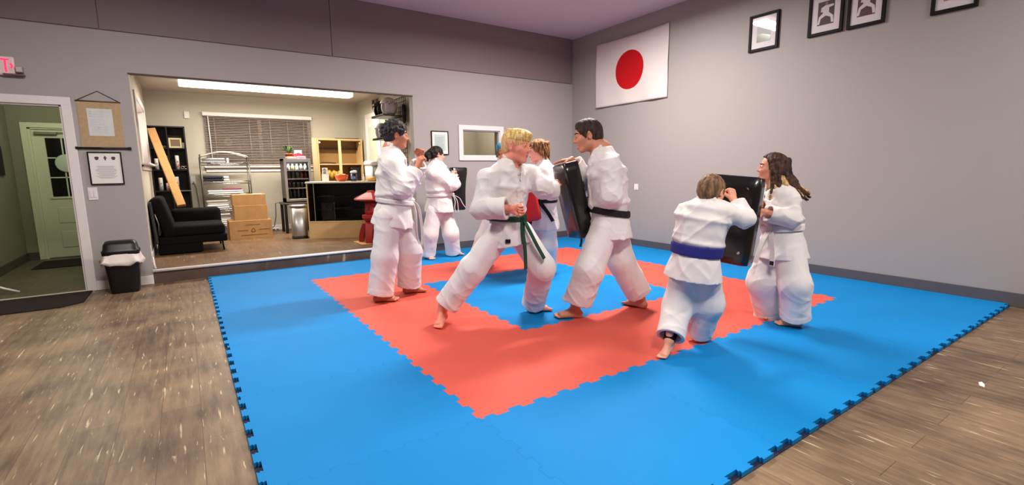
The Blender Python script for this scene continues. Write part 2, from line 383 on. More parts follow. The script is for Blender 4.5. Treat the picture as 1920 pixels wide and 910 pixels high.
def inset(poly, d):
    n = len(poly); out = []
    for k in range(n):
        a, b, c = Vector(poly[k - 1]), Vector(poly[k]), Vector(poly[(k + 1) % n])
        e1 = (b - a).normalized(); e2 = (c - b).normalized()
        nn = Vector((-e1.y - e2.y, e1.x + e2.x))
        if nn.length < 1e-6: nn = Vector((-e1.y, e1.x))
        nn.normalize(); out.append((b.x + nn.x * d, b.y + nn.y * d))
    return out
def mat_colour(i, j):
    r = max(abs(i - 2.5), abs(j - 2.5)); return 'red' if 1 < r < 2 else 'blue'
COLN = ['first', 'second', 'third', 'fourth', 'fifth', 'sixth']
for i in range(6):
    for j in range(6):
        poly = HE[i, j] + VE[i + 1, j][1:] + HE[i, j + 1][::-1][1:] + VE[i, j][::-1][1:-1]
        clean = [p for k, p in enumerate(poly) if (Vector(p) - Vector(poly[k - 1])).length > 1e-5]
        poly = inset(clean, .0006)
        c = mat_colour(i, j)
        bm = B(); prism(bm, poly, lambda a, b: (a, b, .004), lambda a, b: (a, b, MT))
        bm.normal_update(); big = [f for f in bm.faces if len(f.verts) > 4]; bmesh.ops.triangulate(bm, faces=big, ngon_method='EAR_CLIP')
        o = obj('foam_mat', bm, M_blue if c == 'blue' else M_redm)
        if c == 'blue' and 1.9 < i < 3.5 and 1.9 < j < 3.5:
            ring = 'one of the four blue tiles inside the red ring'
        else: ring = 'in the red ring' if c == 'red' else 'in the outer blue border'
        row = 'nearest the camera' if j == 0 else ('along the back wall' if j == 5 else '%s back from the near edge' % COLN[j])
        side = 'left edge column' if i == 0 else ('column against the right wall' if i == 5 else '%s column from the left' % COLN[i])
        tag(o, '%s foam puzzle mat, %s, row %s' % (c, side, row), 'floor mat', '%s interlocking foam mats' % c)
        if i == 0 or j == 0:
            bm = B()
            bx(bm, i - (AMP if i == 0 else 0), i + 1 + (AMP * 0), j - (AMP if j == 0 else 0), j + 1, .0005, .004)
            u = obj('underside', bm, M_navy, o); u['label'] = 'dark underside layer'

# ------------------------------------------------------------------ ceiling lights of the hall
def ceiling_light(x, y, lx, ly, z, label, power, col=(1, .93, .86), drop=.05):
    t = thing('ceiling_light', label, 'ceiling light', (x, y, z), group='ceiling lights')
    bm = B(); bx(bm, x - lx / 2, x + lx / 2, y - ly / 2, y + ly / 2, z - .03, z, .004); obj('housing', bm, M_white, t)
    bm = B(); bx(bm, x - lx / 2 + .02, x + lx / 2 - .02, y - ly / 2 + .02, y + ly / 2 - .02, z - drop - .03, z - .03, .012); obj('diffuser', bm, M_lamp, t)
    l = bpy.data.lights.new('lamp', 'AREA'); l.shape = 'RECTANGLE'; l.size = lx * .9; l.size_y = ly * .9; l.energy = power; l.color = col; l.spread = math.radians(172)
    o = bpy.data.objects.new('lamp', l); COL.objects.link(o); o.location = (0, 0, -drop - .04); o.parent = t
    return t
POW_A, POW_B, POW_C, POW_D = 195, 95, 120, 85
ceiling_light(3.9, 3.45, 1.25, .30, ZC, 'bright strip ceiling light over the far right of the mats', POW_A)
ceiling_light(-.45, 3.3, 1.25, .30, ZC, 'strip ceiling light over the bare floor on the left', POW_B)
ceiling_light(1.1, -.9, 1.25, .30, ZC, 'strip ceiling light above the near edge of the mats', POW_C)
ceiling_light(4.6, -1.6, 1.25, .30, ZC, 'strip ceiling light over the bare floor on the right', POW_D)

# office fluorescent fixture
x0, x1, y0, y1 = -.08, 2.56, 8.16, 8.42
t = thing('ceiling_light', 'long lit fluorescent fixture on the office ceiling', 'ceiling light', ((x0 + x1) / 2, 8.3, OZC))
bm = B(); bx(bm, x0 - .01, x1 + .01, y0 + .02, y1 - .02, OZC - .035, OZC - .001, .004); obj('housing', bm, M_white, t)
bm = B(); bx(bm, x0, x1, y0, y1, OZC - .105, OZC - .035, .02, 2); obj('diffuser', bm, mat('fluorescent_diffuser', (255, 255, 255), .5, emit=(255, 244, 220), estr=7.), t)
for x in (x0 - .012, x1):
    bm = B(); bx(bm, x, x + .012, y0 + .01, y1 - .01, OZC - .1, OZC - .02); obj('end_cap', bm, M_white, t)
l = bpy.data.lights.new('lamp', 'AREA'); l.shape = 'RECTANGLE'; l.size = 2.5; l.size_y = .22; l.energy = 115; l.color = (1, .92, .8)
o = bpy.data.objects.new('lamp', l); COL.objects.link(o); o.location = (0, 0, -.12); o.parent = t
# side room and hallway lamps
def small_lamp(x, y, z, label, power, col, r=.15):
    t = thing('ceiling_light', label, 'ceiling light', (x, y, z))
    bm = B(); lathe(bm, (x, y, z - .07), [(.001, 0), (r * .6, .008), (r * .92, .03), (r, .055)], 28); obj('diffuser', bm, mat('dome_diffuser', (255, 255, 255), .5, emit=(255, 240, 214), estr=3.), t)
    bm = B(); lathe(bm, (x, y, z - .018), [(r * 1.05, 0), (r * 1.05, .018)], 28); obj('base', bm, M_white, t)
    l = bpy.data.lights.new('lamp', 'POINT'); l.energy = power; l.color = col; l.shadow_soft_size = .1
    o = bpy.data.objects.new('lamp', l); COL.objects.link(o); o.location = (0, 0, -.16); o.parent = t
small_lamp(4.4, 7.3, 2.6, 'round flush light in the room behind the small window', 24, (1, .93, .78))
small_lamp(-1.5, 7.6, 2.7, 'round flush light on the hallway ceiling', 42, (.95, 1, .78))

# ------------------------------------------------------------------ hangings on the right wall
def yz(x): return lambda a, b: (x, a, b)
# the flag, slightly rippled cloth
def cloth_flag():
    bm = B(); nu, nv = 46, 34; ya, yb, za, zb = 5.428, 3.895, 2.355, 3.423
    V = {}
    for i in range(nu + 1):
        for j in range(nv + 1):
            u, v = i / nu, j / nv
            sag = -.018 * math.sin(PI * u) * v ** 3
            x = XR - .012 - .008 * (1 + math.sin(u * 17 + v * 3)) * (1 - v) - .005 * (1 + math.sin(u * 9 + 4 * v)) - .006 * (1 + math.sin(u * 5 - v * 7)) * (1 - abs(2 * v - 1))
            V[i, j] = bm.verts.new((x, ya + (yb - ya) * u, za + (zb - za) * v + sag))
    for i in range(nu):
        for j in range(nv): bm.faces.new((V[i, j], V[i + 1, j], V[i + 1, j + 1], V[i, j + 1])).smooth = True
    ext = bmesh.ops.extrude_face_region(bm, geom=list(bm.faces))
    for g in ext['geom']:
        if isinstance(g, bmesh.types.BMVert): g.co.x -= .003
    return bm
m = mat('flag_cloth', (228, 218, 214), .85, spec=.2); nt = m.node_tree; b = nt.nodes['Principled BSDF']
tc = nt.nodes.new('ShaderNodeTexCoord'); ds = nt.nodes.new('ShaderNodeVectorMath'); ds.operation = 'DISTANCE'
sx = nt.nodes.new('ShaderNodeVectorMath'); sx.operation = 'MULTIPLY'; sx.inputs[1].default_value = (0, 1, 1)
nt.links.new(tc.outputs['Object'], sx.inputs[0]); nt.links.new(sx.outputs[0], ds.inputs[0]); ds.inputs[1].default_value = (0, 4.655 - (5.428 + 3.895) / 2, 2.882 - 2.355 + .0)
mr = nt.nodes.new('ShaderNodeMapRange'); mr.inputs[1].default_value = .303; mr.inputs[2].default_value = .306; nt.links.new(ds.outputs[1], mr.inputs[0])
mx = nt.nodes.new('ShaderNodeMix'); mx.data_type = 'RGBA'; mx.inputs[6].default_value = (*s2l((182, 18, 26)), 1); mx.inputs[7].default_value = (*s2l((212, 204, 201)), 1)
nt.links.new(mr.outputs[0], mx.inputs[0]); nt.links.new(mx.outputs[2], b.inputs['Base Color'])
tag(obj('flag', cloth_flag(), m), 'white flag with a red disc hung high on the right wall', 'flag')

M_frame = mat('black_frame_wood', (16, 13, 14), .6, spec=.25)
M_matte = mat('picture_mat_board', (210, 205, 208), .6, coat=1.)
def framed_right(yc, z0, z1, w, label, art):
    t = thing('picture_frame', label, 'framed picture', (XR, yc, z0), group='framed portraits high on the right wall')
    f = .032; x0 = XR - .03; ya, yb = yc - w / 2, yc + w / 2
    bm = B()
    for a, b, c, d in ((ya, ya + f, z0, z1), (yb - f, yb, z0, z1), (ya + f, yb - f, z0, z0 + f), (ya + f, yb - f, z1 - f, z1)): bx(bm, x0, XR - .001, a, b, c, d, .003)
    obj('frame', bm, M_frame, t)
    bm = B(); bx(bm, XR - .014, XR - .008, ya + f - .002, yb - f + .002, z0 + f - .002, z1 - f + .002); obj('mat_board', bm, M_matte, t)
    h = z1 - z0; iy, iz0, iz1 = w * .235, z0 + h * .24, z1 - h * .2
    bg = mat('photo_' + art, {'hill': (176, 180, 178), 'brown': (66, 46, 50), 'plum': (78, 44, 54), 'tan': (150, 110, 100)}[art], .6, coat=1.)
    bm = B(); bx(bm, XR - .0155, XR - .014, yc - iy, yc + iy, iz0, iz1); p = obj('photograph', bm, bg, t)
    bm = B(); xx0, xx1 = XR - .0165, XR - .0155
    if art == 'hill':
        prism(bm, [(yc + iy, iz0), (yc - iy, iz0), (yc - iy, iz0 + .06), (yc - .02, iz0 + .085), (yc + .03, iz0 + .10), (yc + iy, iz0 + .07)], yz(xx0), yz(xx1))
        obj('landscape', bm, mat('photo_grey_green', (128, 138, 124), .15, coat=1.), p)
    else:
        S = (iz1 - iz0) / .25; Zb = iz0 + .012
        P = lambda L: [(yc + a * S, Zb + b * S) for a, b in L]
        # a figure in a low stance
        prism(bm, P([(.085, 0), (.062, 0), (.05, .06), (.0, .085), (-.05, .06), (-.06, 0), (-.085, 0), (-.075, .075), (-.03, .115), (-.03, .165), (-.075, .175), (-.075, .195), (-.01, .195), (.01, .195), (.05, .175), (.055, .13), (.035, .13), (.03, .115), (.07, .08)][::-1]), yz(xx0), yz(xx1))
        obj('figure', bm, mat('photo_white', (214, 208, 206), .15, coat=1.), p)
        bm = B(); cyl(bm, (xx0, yc - .002, Zb + .212 * S), (xx1, yc - .002, Zb + .212 * S), .015 * S, n=16)
        obj('figure_head', bm, mat('photo_skin', (150, 110, 96), .15, coat=1.), p)
framed_right(2.46, 2.738, 3.178, .372, 'black framed picture of a pale landscape, next right of the flag', 'hill')
framed_right(1.755, 2.765, 3.212, .36, 'black framed photo of a white figure in a low stance, third from the right end', 'brown')
framed_right(1.36, 2.760, 3.207, .352, 'black framed photo of a white figure on plum, close right of another frame', 'plum')
framed_right(.636, 2.722, 3.170, .345, 'black framed photo cut by the top edge, farthest right', 'tan')
def plate(name, label, cat, box, m=M_white, toggles=()):
    t = thing(name, label, cat, ((box[0] + box[1]) / 2, (box[2] + box[3]) / 2, box[4]))
    bm = B(); bx(bm, *box, .003); obj('cover_plate', bm, m, t)
    bm = B()
    for q in toggles: bx(bm, *q, .002)
    if toggles: obj('rocker', bm, m, t)
    return t
plate('light_switch', 'white switch plate low on the right wall beside the tall man in black belt', 'light switch', (XR - .008, XR, 4.425, 4.51, .945, 1.045), M_white, [(XR - .013, XR - .007, 4.45, 4.485, .965, 1.025)])
plate('light_switch', 'white double switch plate under the framed certificate on the left wall', 'light switch', (-1.045, -.962, YB - .008, YB, 1.02, 1.16), M_white, [(-1.03, -1.008, YB - .013, YB - .007, 1.05, 1.13), (-.998, -.977, YB - .013, YB - .007, 1.05, 1.13)])
plate('wall_outlet', 'white outlet low on the side of the opening beside the black chair', 'outlet', (O0, O0 + .008, 6.10, 6.17, .33, .45))
bm = B(); tube(bm, [(O0 + .012, 6.155, .31), (O0 + .016, 6.14, .27), (O0 + .02, 6.11, .22), (O0 + .03, 6.105, .175)], .010, 8)
tag(obj('white_cable', bm, M_white), 'short white cable running down the side of the opening', 'cable')

# ------------------------------------------------------------------ hangings on the back wall
def strips(bm, x0, x1, z0, z1, n, y, h, jag=.25, cen=False):
    for k in range(n):
        z = z1 - (k + .5) * (z1 - z0) / n; a = (x1 - x0) * jag * rng.rand()
        bx(bm, x0 + (a / 2 if cen else 0), x1 - (a / 2 if cen else a), y - .0012, y, z - h / 2, z + h / 2)
t = thing('hanging_scroll', 'tan hanging scroll with a pale sheet of writing left of the wide opening', 'wall scroll', (-.855, YB, 1.58))
bm = B()
for a, b, c, d in ((-1.035, -.67, 1.995, 2.095), (-1.035, -.945, 1.735, 1.995), (-.765, -.67, 1.735, 1.995), (-1.04, -.668, 1.60, 1.735)): bx(bm, a, b, YB - .006, YB - .001, c, d)
obj('cloth_mount', bm, mat('scroll_tan', (176, 152, 116), .85, noise=.08, nscale=30), t)
bm = B(); bx(bm, -.962, -.745, YB - .008, YB - .002, 1.725, 2.02); s = obj('sheet', bm, mat('scroll_paper', (204, 208, 206), .8, noise=.06, nscale=18), t)
bm = B(); strips(bm, -.94, -.78, 1.75, 2.0, 9, YB - .008, .003, .5)
for k in range(3): bx(bm, -.945 + .0, -.925, YB - .0095, YB - .008, 1.93 + .025 * k, 1.942 + .025 * k)
bx(bm, -.88, -.868, YB - .0095, YB - .008, 1.80, 1.815)
obj('writing', bm, mat('pale_ink', (186, 192, 192), .8), s)
bm = B(); cyl(bm, (-1.085, YB - .014, 1.592), (-.62, YB - .014, 1.592), .011, n=12); bx(bm, -1.095, -1.065, YB - .028, YB - .002, 1.578, 1.606, .003); bx(bm, -.64, -.612, YB - .028, YB - .002, 1.578, 1.606, .003); obj('bottom_rod', bm, M_black, t)
bm = B(); cyl(bm, (-1.045, YB - .008, 2.097), (-.66, YB - .008, 2.097), .007, n=10); obj('top_rod', bm, mat('thin_brown_rod', (90, 72, 54), .6), t)
bm = B(); tube(bm, [(-1.035, YB - .006, 2.1), (-.85, YB - .006, 2.208), (-.668, YB - .006, 2.1)], .0035, 6); obj('cord', bm, mat('dark_cord', (50, 44, 42), .8), t)
def framed_back(x0, x1, z0, z1, label, f=.012, dark=True):
    t = thing('picture_frame', label, 'framed certificate', ((x0 + x1) / 2, YB, z0))
    bm = B()
    for a, b, c, d in ((x0, x0 + f, z0, z1), (x1 - f, x1, z0, z1), (x0 + f, x1 - f, z0, z0 + f), (x0 + f, x1 - f, z1 - f, z1)): bx(bm, a, b, YB - .022, YB - .001, c, d, .002)
    obj('frame', bm, M_frame, t)
    bm = B(); bx(bm, x0 + f - .001, x1 - f + .001, YB - .012, YB - .004, z0 + f - .001, z1 - f + .001); return t, obj('sheet', bm, M_paper, t)
t, s = framed_back(-1.007, -.712, 1.19, 1.552, 'black framed certificate with three small emblems under the scroll')
bm = B(); strips(bm, -.955, -.765, 1.255, 1.40, 13, YB - .012, .0035, .35, True); obj('writing', bm, mat('soft_ink', (150, 155, 160), .8), s)
for x, r in ((-.93, .020), (-.857, .014), (-.785, .020)):
    bm = B(); ell(bm, (x, YB - .013, 1.485), (r, .0015, r * .75)); 
    if r > .015: bx(bm, x - .012, x + .012, YB - .0145, YB - .012, 1.463, 1.478)
    else: bx(bm, x - .006, x + .006, YB - .0145, YB - .012, 1.46, 1.505)
    obj('emblem', bm, mat('emblem_dark', (86, 60, 64), .7), s)
t, s = framed_back(3.112, 3.408, 1.552, 1.92, 'black framed pale green sheet between the opening and the small window')
bm = B(); bx(bm, 3.165, 3.355, YB - .0135, YB - .012, 1.61, 1.865); g = obj('document', bm, mat('pale_green_sheet', (190, 204, 202), .7), s)
bm = B(); strips(bm, 3.18, 3.34, 1.625, 1.83, 14, YB - .0135, .005, .25); obj('writing', bm, mat('green_grey_ink', (150, 170, 170), .8), g)
# exit sign
t = thing('exit_sign', 'lit red exit sign with a lamp head above the left doorway', 'exit sign', (-1.64, YB, 2.3))
bm = B(); bx(bm, -1.80, -1.465, YB - .045, YB - .012, 2.305, 2.492, .016, 3); obj('housing', bm, mat('sign_white', (232, 214, 214), .5), t)
M_exit = mat('exit_letters', (255, 40, 80), .5, emit=(255, 40, 84), estr=1.6)
bm = B(); y0, y1 = YB - .0475, YB - .044; zb, zt = 2.335, 2.468; th = .016
def stroke(x0, z0, x1, z1): obx(bm, ((x0 + x1) / 2, (y0 + y1) / 2, (z0 + z1) / 2), ((x1 - x0) / 2, 0, (z1 - z0) / 2), (0, (y1 - y0) / 2, 0), Vector((-(z1 - z0), 0, (x1 - x0))).normalized() * th / 2)
lx = -1.738
stroke(lx, zb, lx, zt); [stroke(lx, z, lx + .045, z) for z in (zb + .008, (zb + zt) / 2, zt - .008)]
stroke(lx + .066, zb, lx + .116, zt); stroke(lx + .066, zt, lx + .116, zb)
stroke(lx + .146, zb, lx + .146, zt)
stroke(lx + .206, zb, lx + .206, zt - .01); stroke(lx + .175, zt - .008, lx + .237, zt - .008)
stroke(-1.494, 2.425, -1.482, 2.40); stroke(-1.482, 2.40, -1.494, 2.375)
obj('lettering', bm, M_exit, t, nrm=True)
bm = B(); bx(bm, -1.49, -1.455, YB - .03, YB, 2.33, 2.37, .004); obj('bracket', bm, M_white, t)
bm = B(); bx(bm, -1.462, -1.405, YB - .075, YB - .01, 2.335, 2.40, .012, 2); hd = obj('lamp_head', bm, mat('lamp_head_grey', (150, 140, 136), .5), t)
bm = B(); bx(bm, -1.456, -1.411, YB - .079, YB - .074, 2.342, 2.393, .003); obj('lens', bm, mat('lens_grey', (196, 190, 184), .3), hd)
bm = B(); bx(bm, -1.56, -1.40, YB - .05, YB - .01, 2.306, 2.325, .004); obj('tray', bm, mat('tray_brown', (110, 84, 84), .6), t)
# swing-top bin
bc = Vector((-.80, 5.80, 0))
t = thing('swing_top_bin', 'black swing-top bin with a white liner between the doorway and the opening', 'bin', bc)
def rrect(bm, c, prof, e=5):
    """rounded-rectangular loft: prof rows (halfx, halfy, z)"""
    rings = []
    for hx, hy, z in prof:
        ring = []
        for k in range(40):
            a = 2 * PI * k / 40; ca, sa = math.cos(a), math.sin(a)
            ring.append(bm.verts.new((c[0] + hx * math.copysign(abs(ca) ** (2 / e), ca), c[1] + hy * math.copysign(abs(sa) ** (2 / e), sa), c[2] + z)))
        rings.append(ring)
    for a, b in zip(rings, rings[1:]):
        for k in range(40): bm.faces.new((a[k], a[(k + 1) % 40], b[(k + 1) % 40], b[k])).smooth = True
    bm.faces.new(rings[0][::-1]); bm.faces.new(rings[-1])
bm = B(); rrect(bm, bc, [(.125, .10, 0), (.13, .105, .02), (.158, .128, .36), (.160, .130, .40)]); obj('body', bm, M_black, t)
bm = B(); rrect(bm, bc, [(.165, .135, .43), (.168, .138, .46), (.168, .138, .475), (.155, .125, .485), (.148, .11, .54), (.13, .07, .572), (.10, .03, .580)]); obj('lid', bm, M_black, t)
bm = B(); rows = []
for k in range(64):
    a = 2 * PI * k / 64; ca, sa = math.cos(a), math.sin(a); w = .012 * math.sin(a * 5) + .008 * math.sin(a * 11 + 1)
    f = lambda hx, hy, z: bm.verts.new((bc.x + hx * math.copysign(abs(ca) ** .5, ca), bc.y + hy * math.copysign(abs(sa) ** .5, sa), bc.z + z))
    rows.append([f(.166, .136, .44), f(.172 + w * .3, .142 + w * .3, .405), f(.182 + w * .5, .150 + w * .5, .365 + w * .6), f(.196 + w, .162 + w, .328 + w * 1.4), f(.180 + w * .5, .150 + w * .5, .322 + w * 1.2), f(.160, .132, .35)])
for k in range(64):
    for q in range(5): bm.faces.new((rows[k][q], rows[(k + 1) % 64][q], rows[(k + 1) % 64][q + 1], rows[k][q + 1])).smooth = True
obj('liner_bag', bm, mat('liner_white', (232, 222, 216), .5, bump=.4, bscale=25), t)
# doormats
bm = B(); prism(bm, [(-2.35, 6.02), (-2.35, 5.30), (-1.28, 5.32), (-1.12, 5.45), (-1.12, 6.03)][::1], lambda a, b: (a, b, .001), lambda a, b: (a, b, .012))
tag(obj('door_mat', bm, mat('charcoal_mat', (46, 40, 38), .95, spec=.1, noise=.3, nscale=120, bump=.5, bscale=220)), 'dark charcoal doormat on the planks before the left doorway', 'doormat')
bm = B(); bx(bm, -2.03, -1.12, 8.2, 8.98, .001, .012, .003)
tag(obj('door_mat', bm, MATS['charcoal_mat']), 'dark mat inside the hall before the exterior door', 'doormat')
bm = B(); bx(bm, HX0, HX0 + .02, 7.9, 8.75, 1.31, 1.72, .004); tag(obj('picture_frame', bm, M_frame), 'dark frame edge on the left wall of the hall', 'framed picture')
# small folding stand at the hall's left edge
t = thing('folding_stand', 'pale metal foot of a stand at the left edge of the hall', 'stand', (-1.95, 6.42, 0))
bm = B(); tube(bm, [(-2.02, 6.42, .14), (-1.90, 6.42, .07), (-1.79, 6.44, .014)], .012, 8); tube(bm, [(-2.02, 6.42, .14), (-1.98, 6.33, .014)], .012, 8); obj('leg', bm, M_white, t)
bm = B(); cyl(bm, (-2.02, 6.42, .02), (-2.02, 6.42, .55), .02, n=12); obj('post', bm, M_white, t)
# paper scrap on the planks at right
bm = B(); prism(bm, [(0, 0), (.05, .01), (.085, .03), (.06, .04), (.01, .025)], lambda a, b: (3.60 + a, -.35 + b, .001), lambda a, b: (3.60 + a, -.35 + b, .004))
tag(obj('paper_scrap', bm, M_paper), 'tiny white scrap of paper on the bare planks at the right', 'paper scrap')
# ------------------------------------------------------------------ office furniture
# window blind
t = thing('window_blind', 'lowered grey slatted blind over the dark office window', 'blind', (1.19, OY1, 2.4))
bm = B(); bx(bm, .24, 2.15, OY1 - .075, OY1 - .005, 2.365, 2.435, .006); obj('headrail', bm, M_white, t)
bm = B(); nsl = 29
for k in range(nsl):
    z = 1.475 + k * (2.355 - 1.475) / (nsl - 1)
    obx(bm, (1.19, OY1 - .036, z), (.93, 0, 0), (0, .019, .0095), Vector((0, -.45, .9)).normalized() * .0014)
obj('slat', bm, mat('slat_grey', (168, 152, 142), .5), t)
for x in (.42, 1.0, 1.36, 1.68, 1.98):
    bm = B(); cyl(bm, (x, OY1 - .058, 1.46), (x, OY1 - .058, 2.37), .0035, n=6); obj('ladder_cord', bm, mat('cord_cream', (176, 166, 156), .8), t)
bm = B(); cyl(bm, (.335, OY1 - .085, 1.47), (.325, OY1 - .085, 2.37), .009, n=8); obj('wand', bm, M_white, t)
bm = B(); bx(bm, .26, 2.12, OY1 - .06, OY1 - .012, 1.445, 1.467, .004); obj('bottom_rail', bm, mat('slat_grey', (168, 152, 142), .5), t)
plate('thermostat', 'white thermostat on the office wall between bookcase and blind', 'thermostat', (-.035, .045, OY1 - .025, OY1, 2.305, 2.43), M_white)
ow = plate('wall_outlet', 'white outlet with a plugged cord beside the bookcase', 'outlet', (-.04, .035, OY1 - .01, OY1, 1.12, 1.265), M_white, [(-.02, .015, OY1 - .03, OY1 - .01, 1.14, 1.19)])
bm = B(); tube(bm, [(0, OY1 - .03, 1.16), (.03, OY1 - .05, 1.05), (.05, OY1 - .04, .7), (.12, OY1 - .03, .3), (.3, OY1 - .04, .19)], .007, 6)
obj('power_cord', bm, mat('cord_grey', (120, 116, 108), .6), ow)
t = thing('smoke_detector', 'small white sensor on the office ceiling left of the fluorescent', 'detector', (-.02, 8.62, OZC))
bm = B(); lathe(bm, (-.02, 8.75, OZC - .045), [(.025, 0), (.045, .015), (.05, .045)], 20); obj('body', bm, M_white, t)
# bookcase
bx0, bx1, by0, by1, bz = -.597, -.055, 9.5, 9.785, 2.135
t = thing('bookcase', 'tall black bookcase in the far left corner of the office', 'bookcase', ((bx0 + bx1) / 2, 9.65, ZO))
bm = B(); w = .022
bx(bm, bx0, bx0 + w, by0, by1, ZO, bz); bx(bm, bx1 - w, bx1, by0, by1, ZO, bz); bx(bm, bx0, bx1, by0, by1, bz - w, bz); bx(bm, bx0, bx1, by0 + .01, by1, ZO, ZO + .06)
obj('body', bm, M_blackwood, t)
bm = B(); bx(bm, bx0 + w, bx1 - w, by1 - .006, by1, ZO + .06, bz - w); obj('back_panel', bm, M_blackwood, t)
BXD = -.325
bm = B(); bx(bm, BXD - .009, BXD + .009, by0 + .01, by1 - .006, ZO + .06, bz - w); obj('divider', bm, M_blackwood, t)
for z in (1.76, 1.385, 1.015, .60):
    bm = B(); bx(bm, bx0 + w, BXD - .009, by0 + .005, by1 - .006, z - .02, z); bx(bm, BXD + .009, bx1 - w, by0 + .005, by1 - .006, z - .02, z); obj('shelf', bm, M_blackwood, t)
bm = B(); bx(bm, BXD + .012, bx1 - .0, by0 - .004, by0 + .004, .995, 1.012, .002); bx(bm, -.13, bx1 + .02, by0 - .004, by0 + .004, .60, .622, .002); o = obj('shelf_lip', bm, M_steel, t); o['label'] = 'bright metal shelf edge'
# things on the bookcase
t = thing('photo_frame', 'cream framed picture on the top right shelf of the bookcase', 'framed picture', (-.215, 9.58, 1.76))
bm = B(); x0, x1, z0, z1, f = -.312, -.118, 1.762, 1.935, .028
for a, b, c, d in ((x0, x0 + f, z0, z1), (x1 - f, x1, z0, z1), (x0 + f, x1 - f, z0, z0 + f), (x0 + f, x1 - f, z1 - f, z1)): bx(bm, a, b, 9.56, 9.58, c, d, .003)
obj('frame', bm, mat('cream_frame', (206, 192, 150), .5), t)
bm = B(); bx(bm, x0 + f, x1 - f, 9.57, 9.578, z0 + f, z1 - f); obj('picture', bm, mat('brown_picture', (116, 92, 74), .6), t)
bm = B(); bx(bm, -.112, -.082, 9.6, 9.64, 1.762, 1.86, .004); tag(obj('small_card', bm, M_paper), 'narrow pale card standing beside the cream frame', 'card')
bm = B(); bx(bm, -.42, -.345, 9.6, 9.7, 1.762, 1.80, .004); tag(obj('small_box', bm, mat('grey_green_box', (120, 128, 110), .6)), 'small grey green box on the top left shelf of the bookcase', 'box')
M_can = mat('canister_white', (222, 216, 210), .5); M_canl = mat('canister_mark_red', (170, 60, 60), .6)
def canister(x, z, h, r, label, red=True):
    t = thing('canister', label, 'canister', (x, 9.6, z), group='white canisters on the bookcase shelves')
    bm = B(); lathe(bm, (x, 9.6, z), [(r, 0), (r, h - .01), (r * .92, h), (.001, h)], 24); obj('body', bm, M_can, t)
    bm = B()
    a = -PI / 2 + .35
    for k, (dz, da) in enumerate(((.25, .0), (.32, .35), (.55, -.2), (.2, -.5))):
        c = Vector((x + math.cos(a + da) * r, 9.6 + math.sin(a + da) * r, z + h * dz)); tt = Vector((-math.sin(a + da), math.cos(a + da), 0))
        obx(bm, c, tt * .009, Vector((tt.y, -tt.x, 0)) * .0015, (0, 0, .012))
    obj('label_mark', bm, M_canl if red else M_ink, t)
canister(-.215, 1.385, .245, .032, 'white canister right of the divider on the second shelf')
canister(-.375, 1.385, .24, .036, 'white canister against the divider partly behind the leaning cardboard length')
canister(-.52, 1.385, .19, .032, 'short white canister at far left of the second shelf', False)
canister(-.49, 1.015, .225, .033, 'white bottle shaped canister at far left of the third shelf', False)
canister(-.39, 1.015, .13, .028, 'low white canister behind the leaning cardboard on the third shelf')
canister(-.255, 1.015, .24, .034, 'white canister right of the divider on the third shelf')
bm = B()
for x in (-.145, -.095):
    tube(bm, [(x + .024 * math.cos(a), 9.57, 1.385 + .032 + .024 * math.sin(a)) for a in [2 * PI * k / 20 for k in range(20)]], .008, 8, closed=True)
tag(obj('steel_rings', bm, M_chrome), 'pair of shiny rings standing on the second shelf of the bookcase', 'rings')
# long cardboard length leaning between chair and bookcase
t = Vector((-.528, 9.30, 2.06)); bt = Vector((-.215, 8.27, .80)); d = (t - bt); sv = Vector((1, 0, 0)); sv = (sv - d.normalized() * sv.dot(d.normalized())).normalized(); nv = d.normalized().cross(sv)
bm = B(); obx(bm, (t + bt) / 2, d / 2, sv * .058, nv * .03, .006)
tag(obj('cardboard_tube_box', bm, M_card), 'long narrow cardboard box leaning from the black chair to the bookcase', 'cardboard box')
# black futon chair
t = thing('futon_chair', 'low black fabric futon chair at the left of the office', 'chair', (-.12, 7.75, ZO))
def pillow(bm, x0, x1, y0, y1, z0, z1, bev=.05, seg=3): bx(bm, x0, x1, y0, y1, z0, z1, bev, seg)
bm = B(); pillow(bm, -.40, .30, 7.36, 8.12, .40, .565, .05); [setattr(f, 'smooth', True) for f in bm.faces]; obj('seat_cushion', bm, M_blackcloth, t)
bm = B(); bx(bm, -.52, .315, 7.34, 8.30, .30, .41, .02, 2); bx(bm, -.54, .0, 7.35, 7.9, .168, .31, .015, 2); obj('base', bm, M_blackcloth, t)
bm = B(); obx(bm, (-.44, 7.78, .68), Vector((.24, 0, -.92)).normalized() * .30, (0, .44, 0), Vector((.92, 0, .24)).normalized() * .085, .06, 3); [setattr(f, 'smooth', True) for f in bm.faces]; obj('backrest', bm, M_blackcloth, t)
bm = B(); obx(bm, (-.555, 7.62, .62), Vector((.05, 0, -.98)).normalized() * .3, (0, .3, 0), Vector((.98, 0, .05)).normalized() * .02, .02, 2); b_ = obj('back_shell', bm, mat('grey_back_shell', (52, 54, 56), .6), t)
bm = B(); tube(bm, [(-.53, 7.45, .33), (-.5, 7.36, .6), (-.53, 7.33, .75)], .008, 6); obj('hinge_bar', bm, M_steel, t)
bm = B(); pillow(bm, -.36, .30, 8.10, 8.30, .40, .765, .06); [setattr(f, 'smooth', True) for f in bm.faces]; obj('arm_cushion', bm, M_blackcloth, t)
for x, y in ((-.53, 7.45), (.25, 7.42), (.25, 8.2), (-.45, 8.2)):
    bm = B(); tube(bm, [(x, y - .02, .31), (x + .012, y - .03, ZO + .012), (x + .012, y + .04, ZO + .012), (x, y + .03, .31)], .011, 8); obj('leg', bm, M_blackm, t)
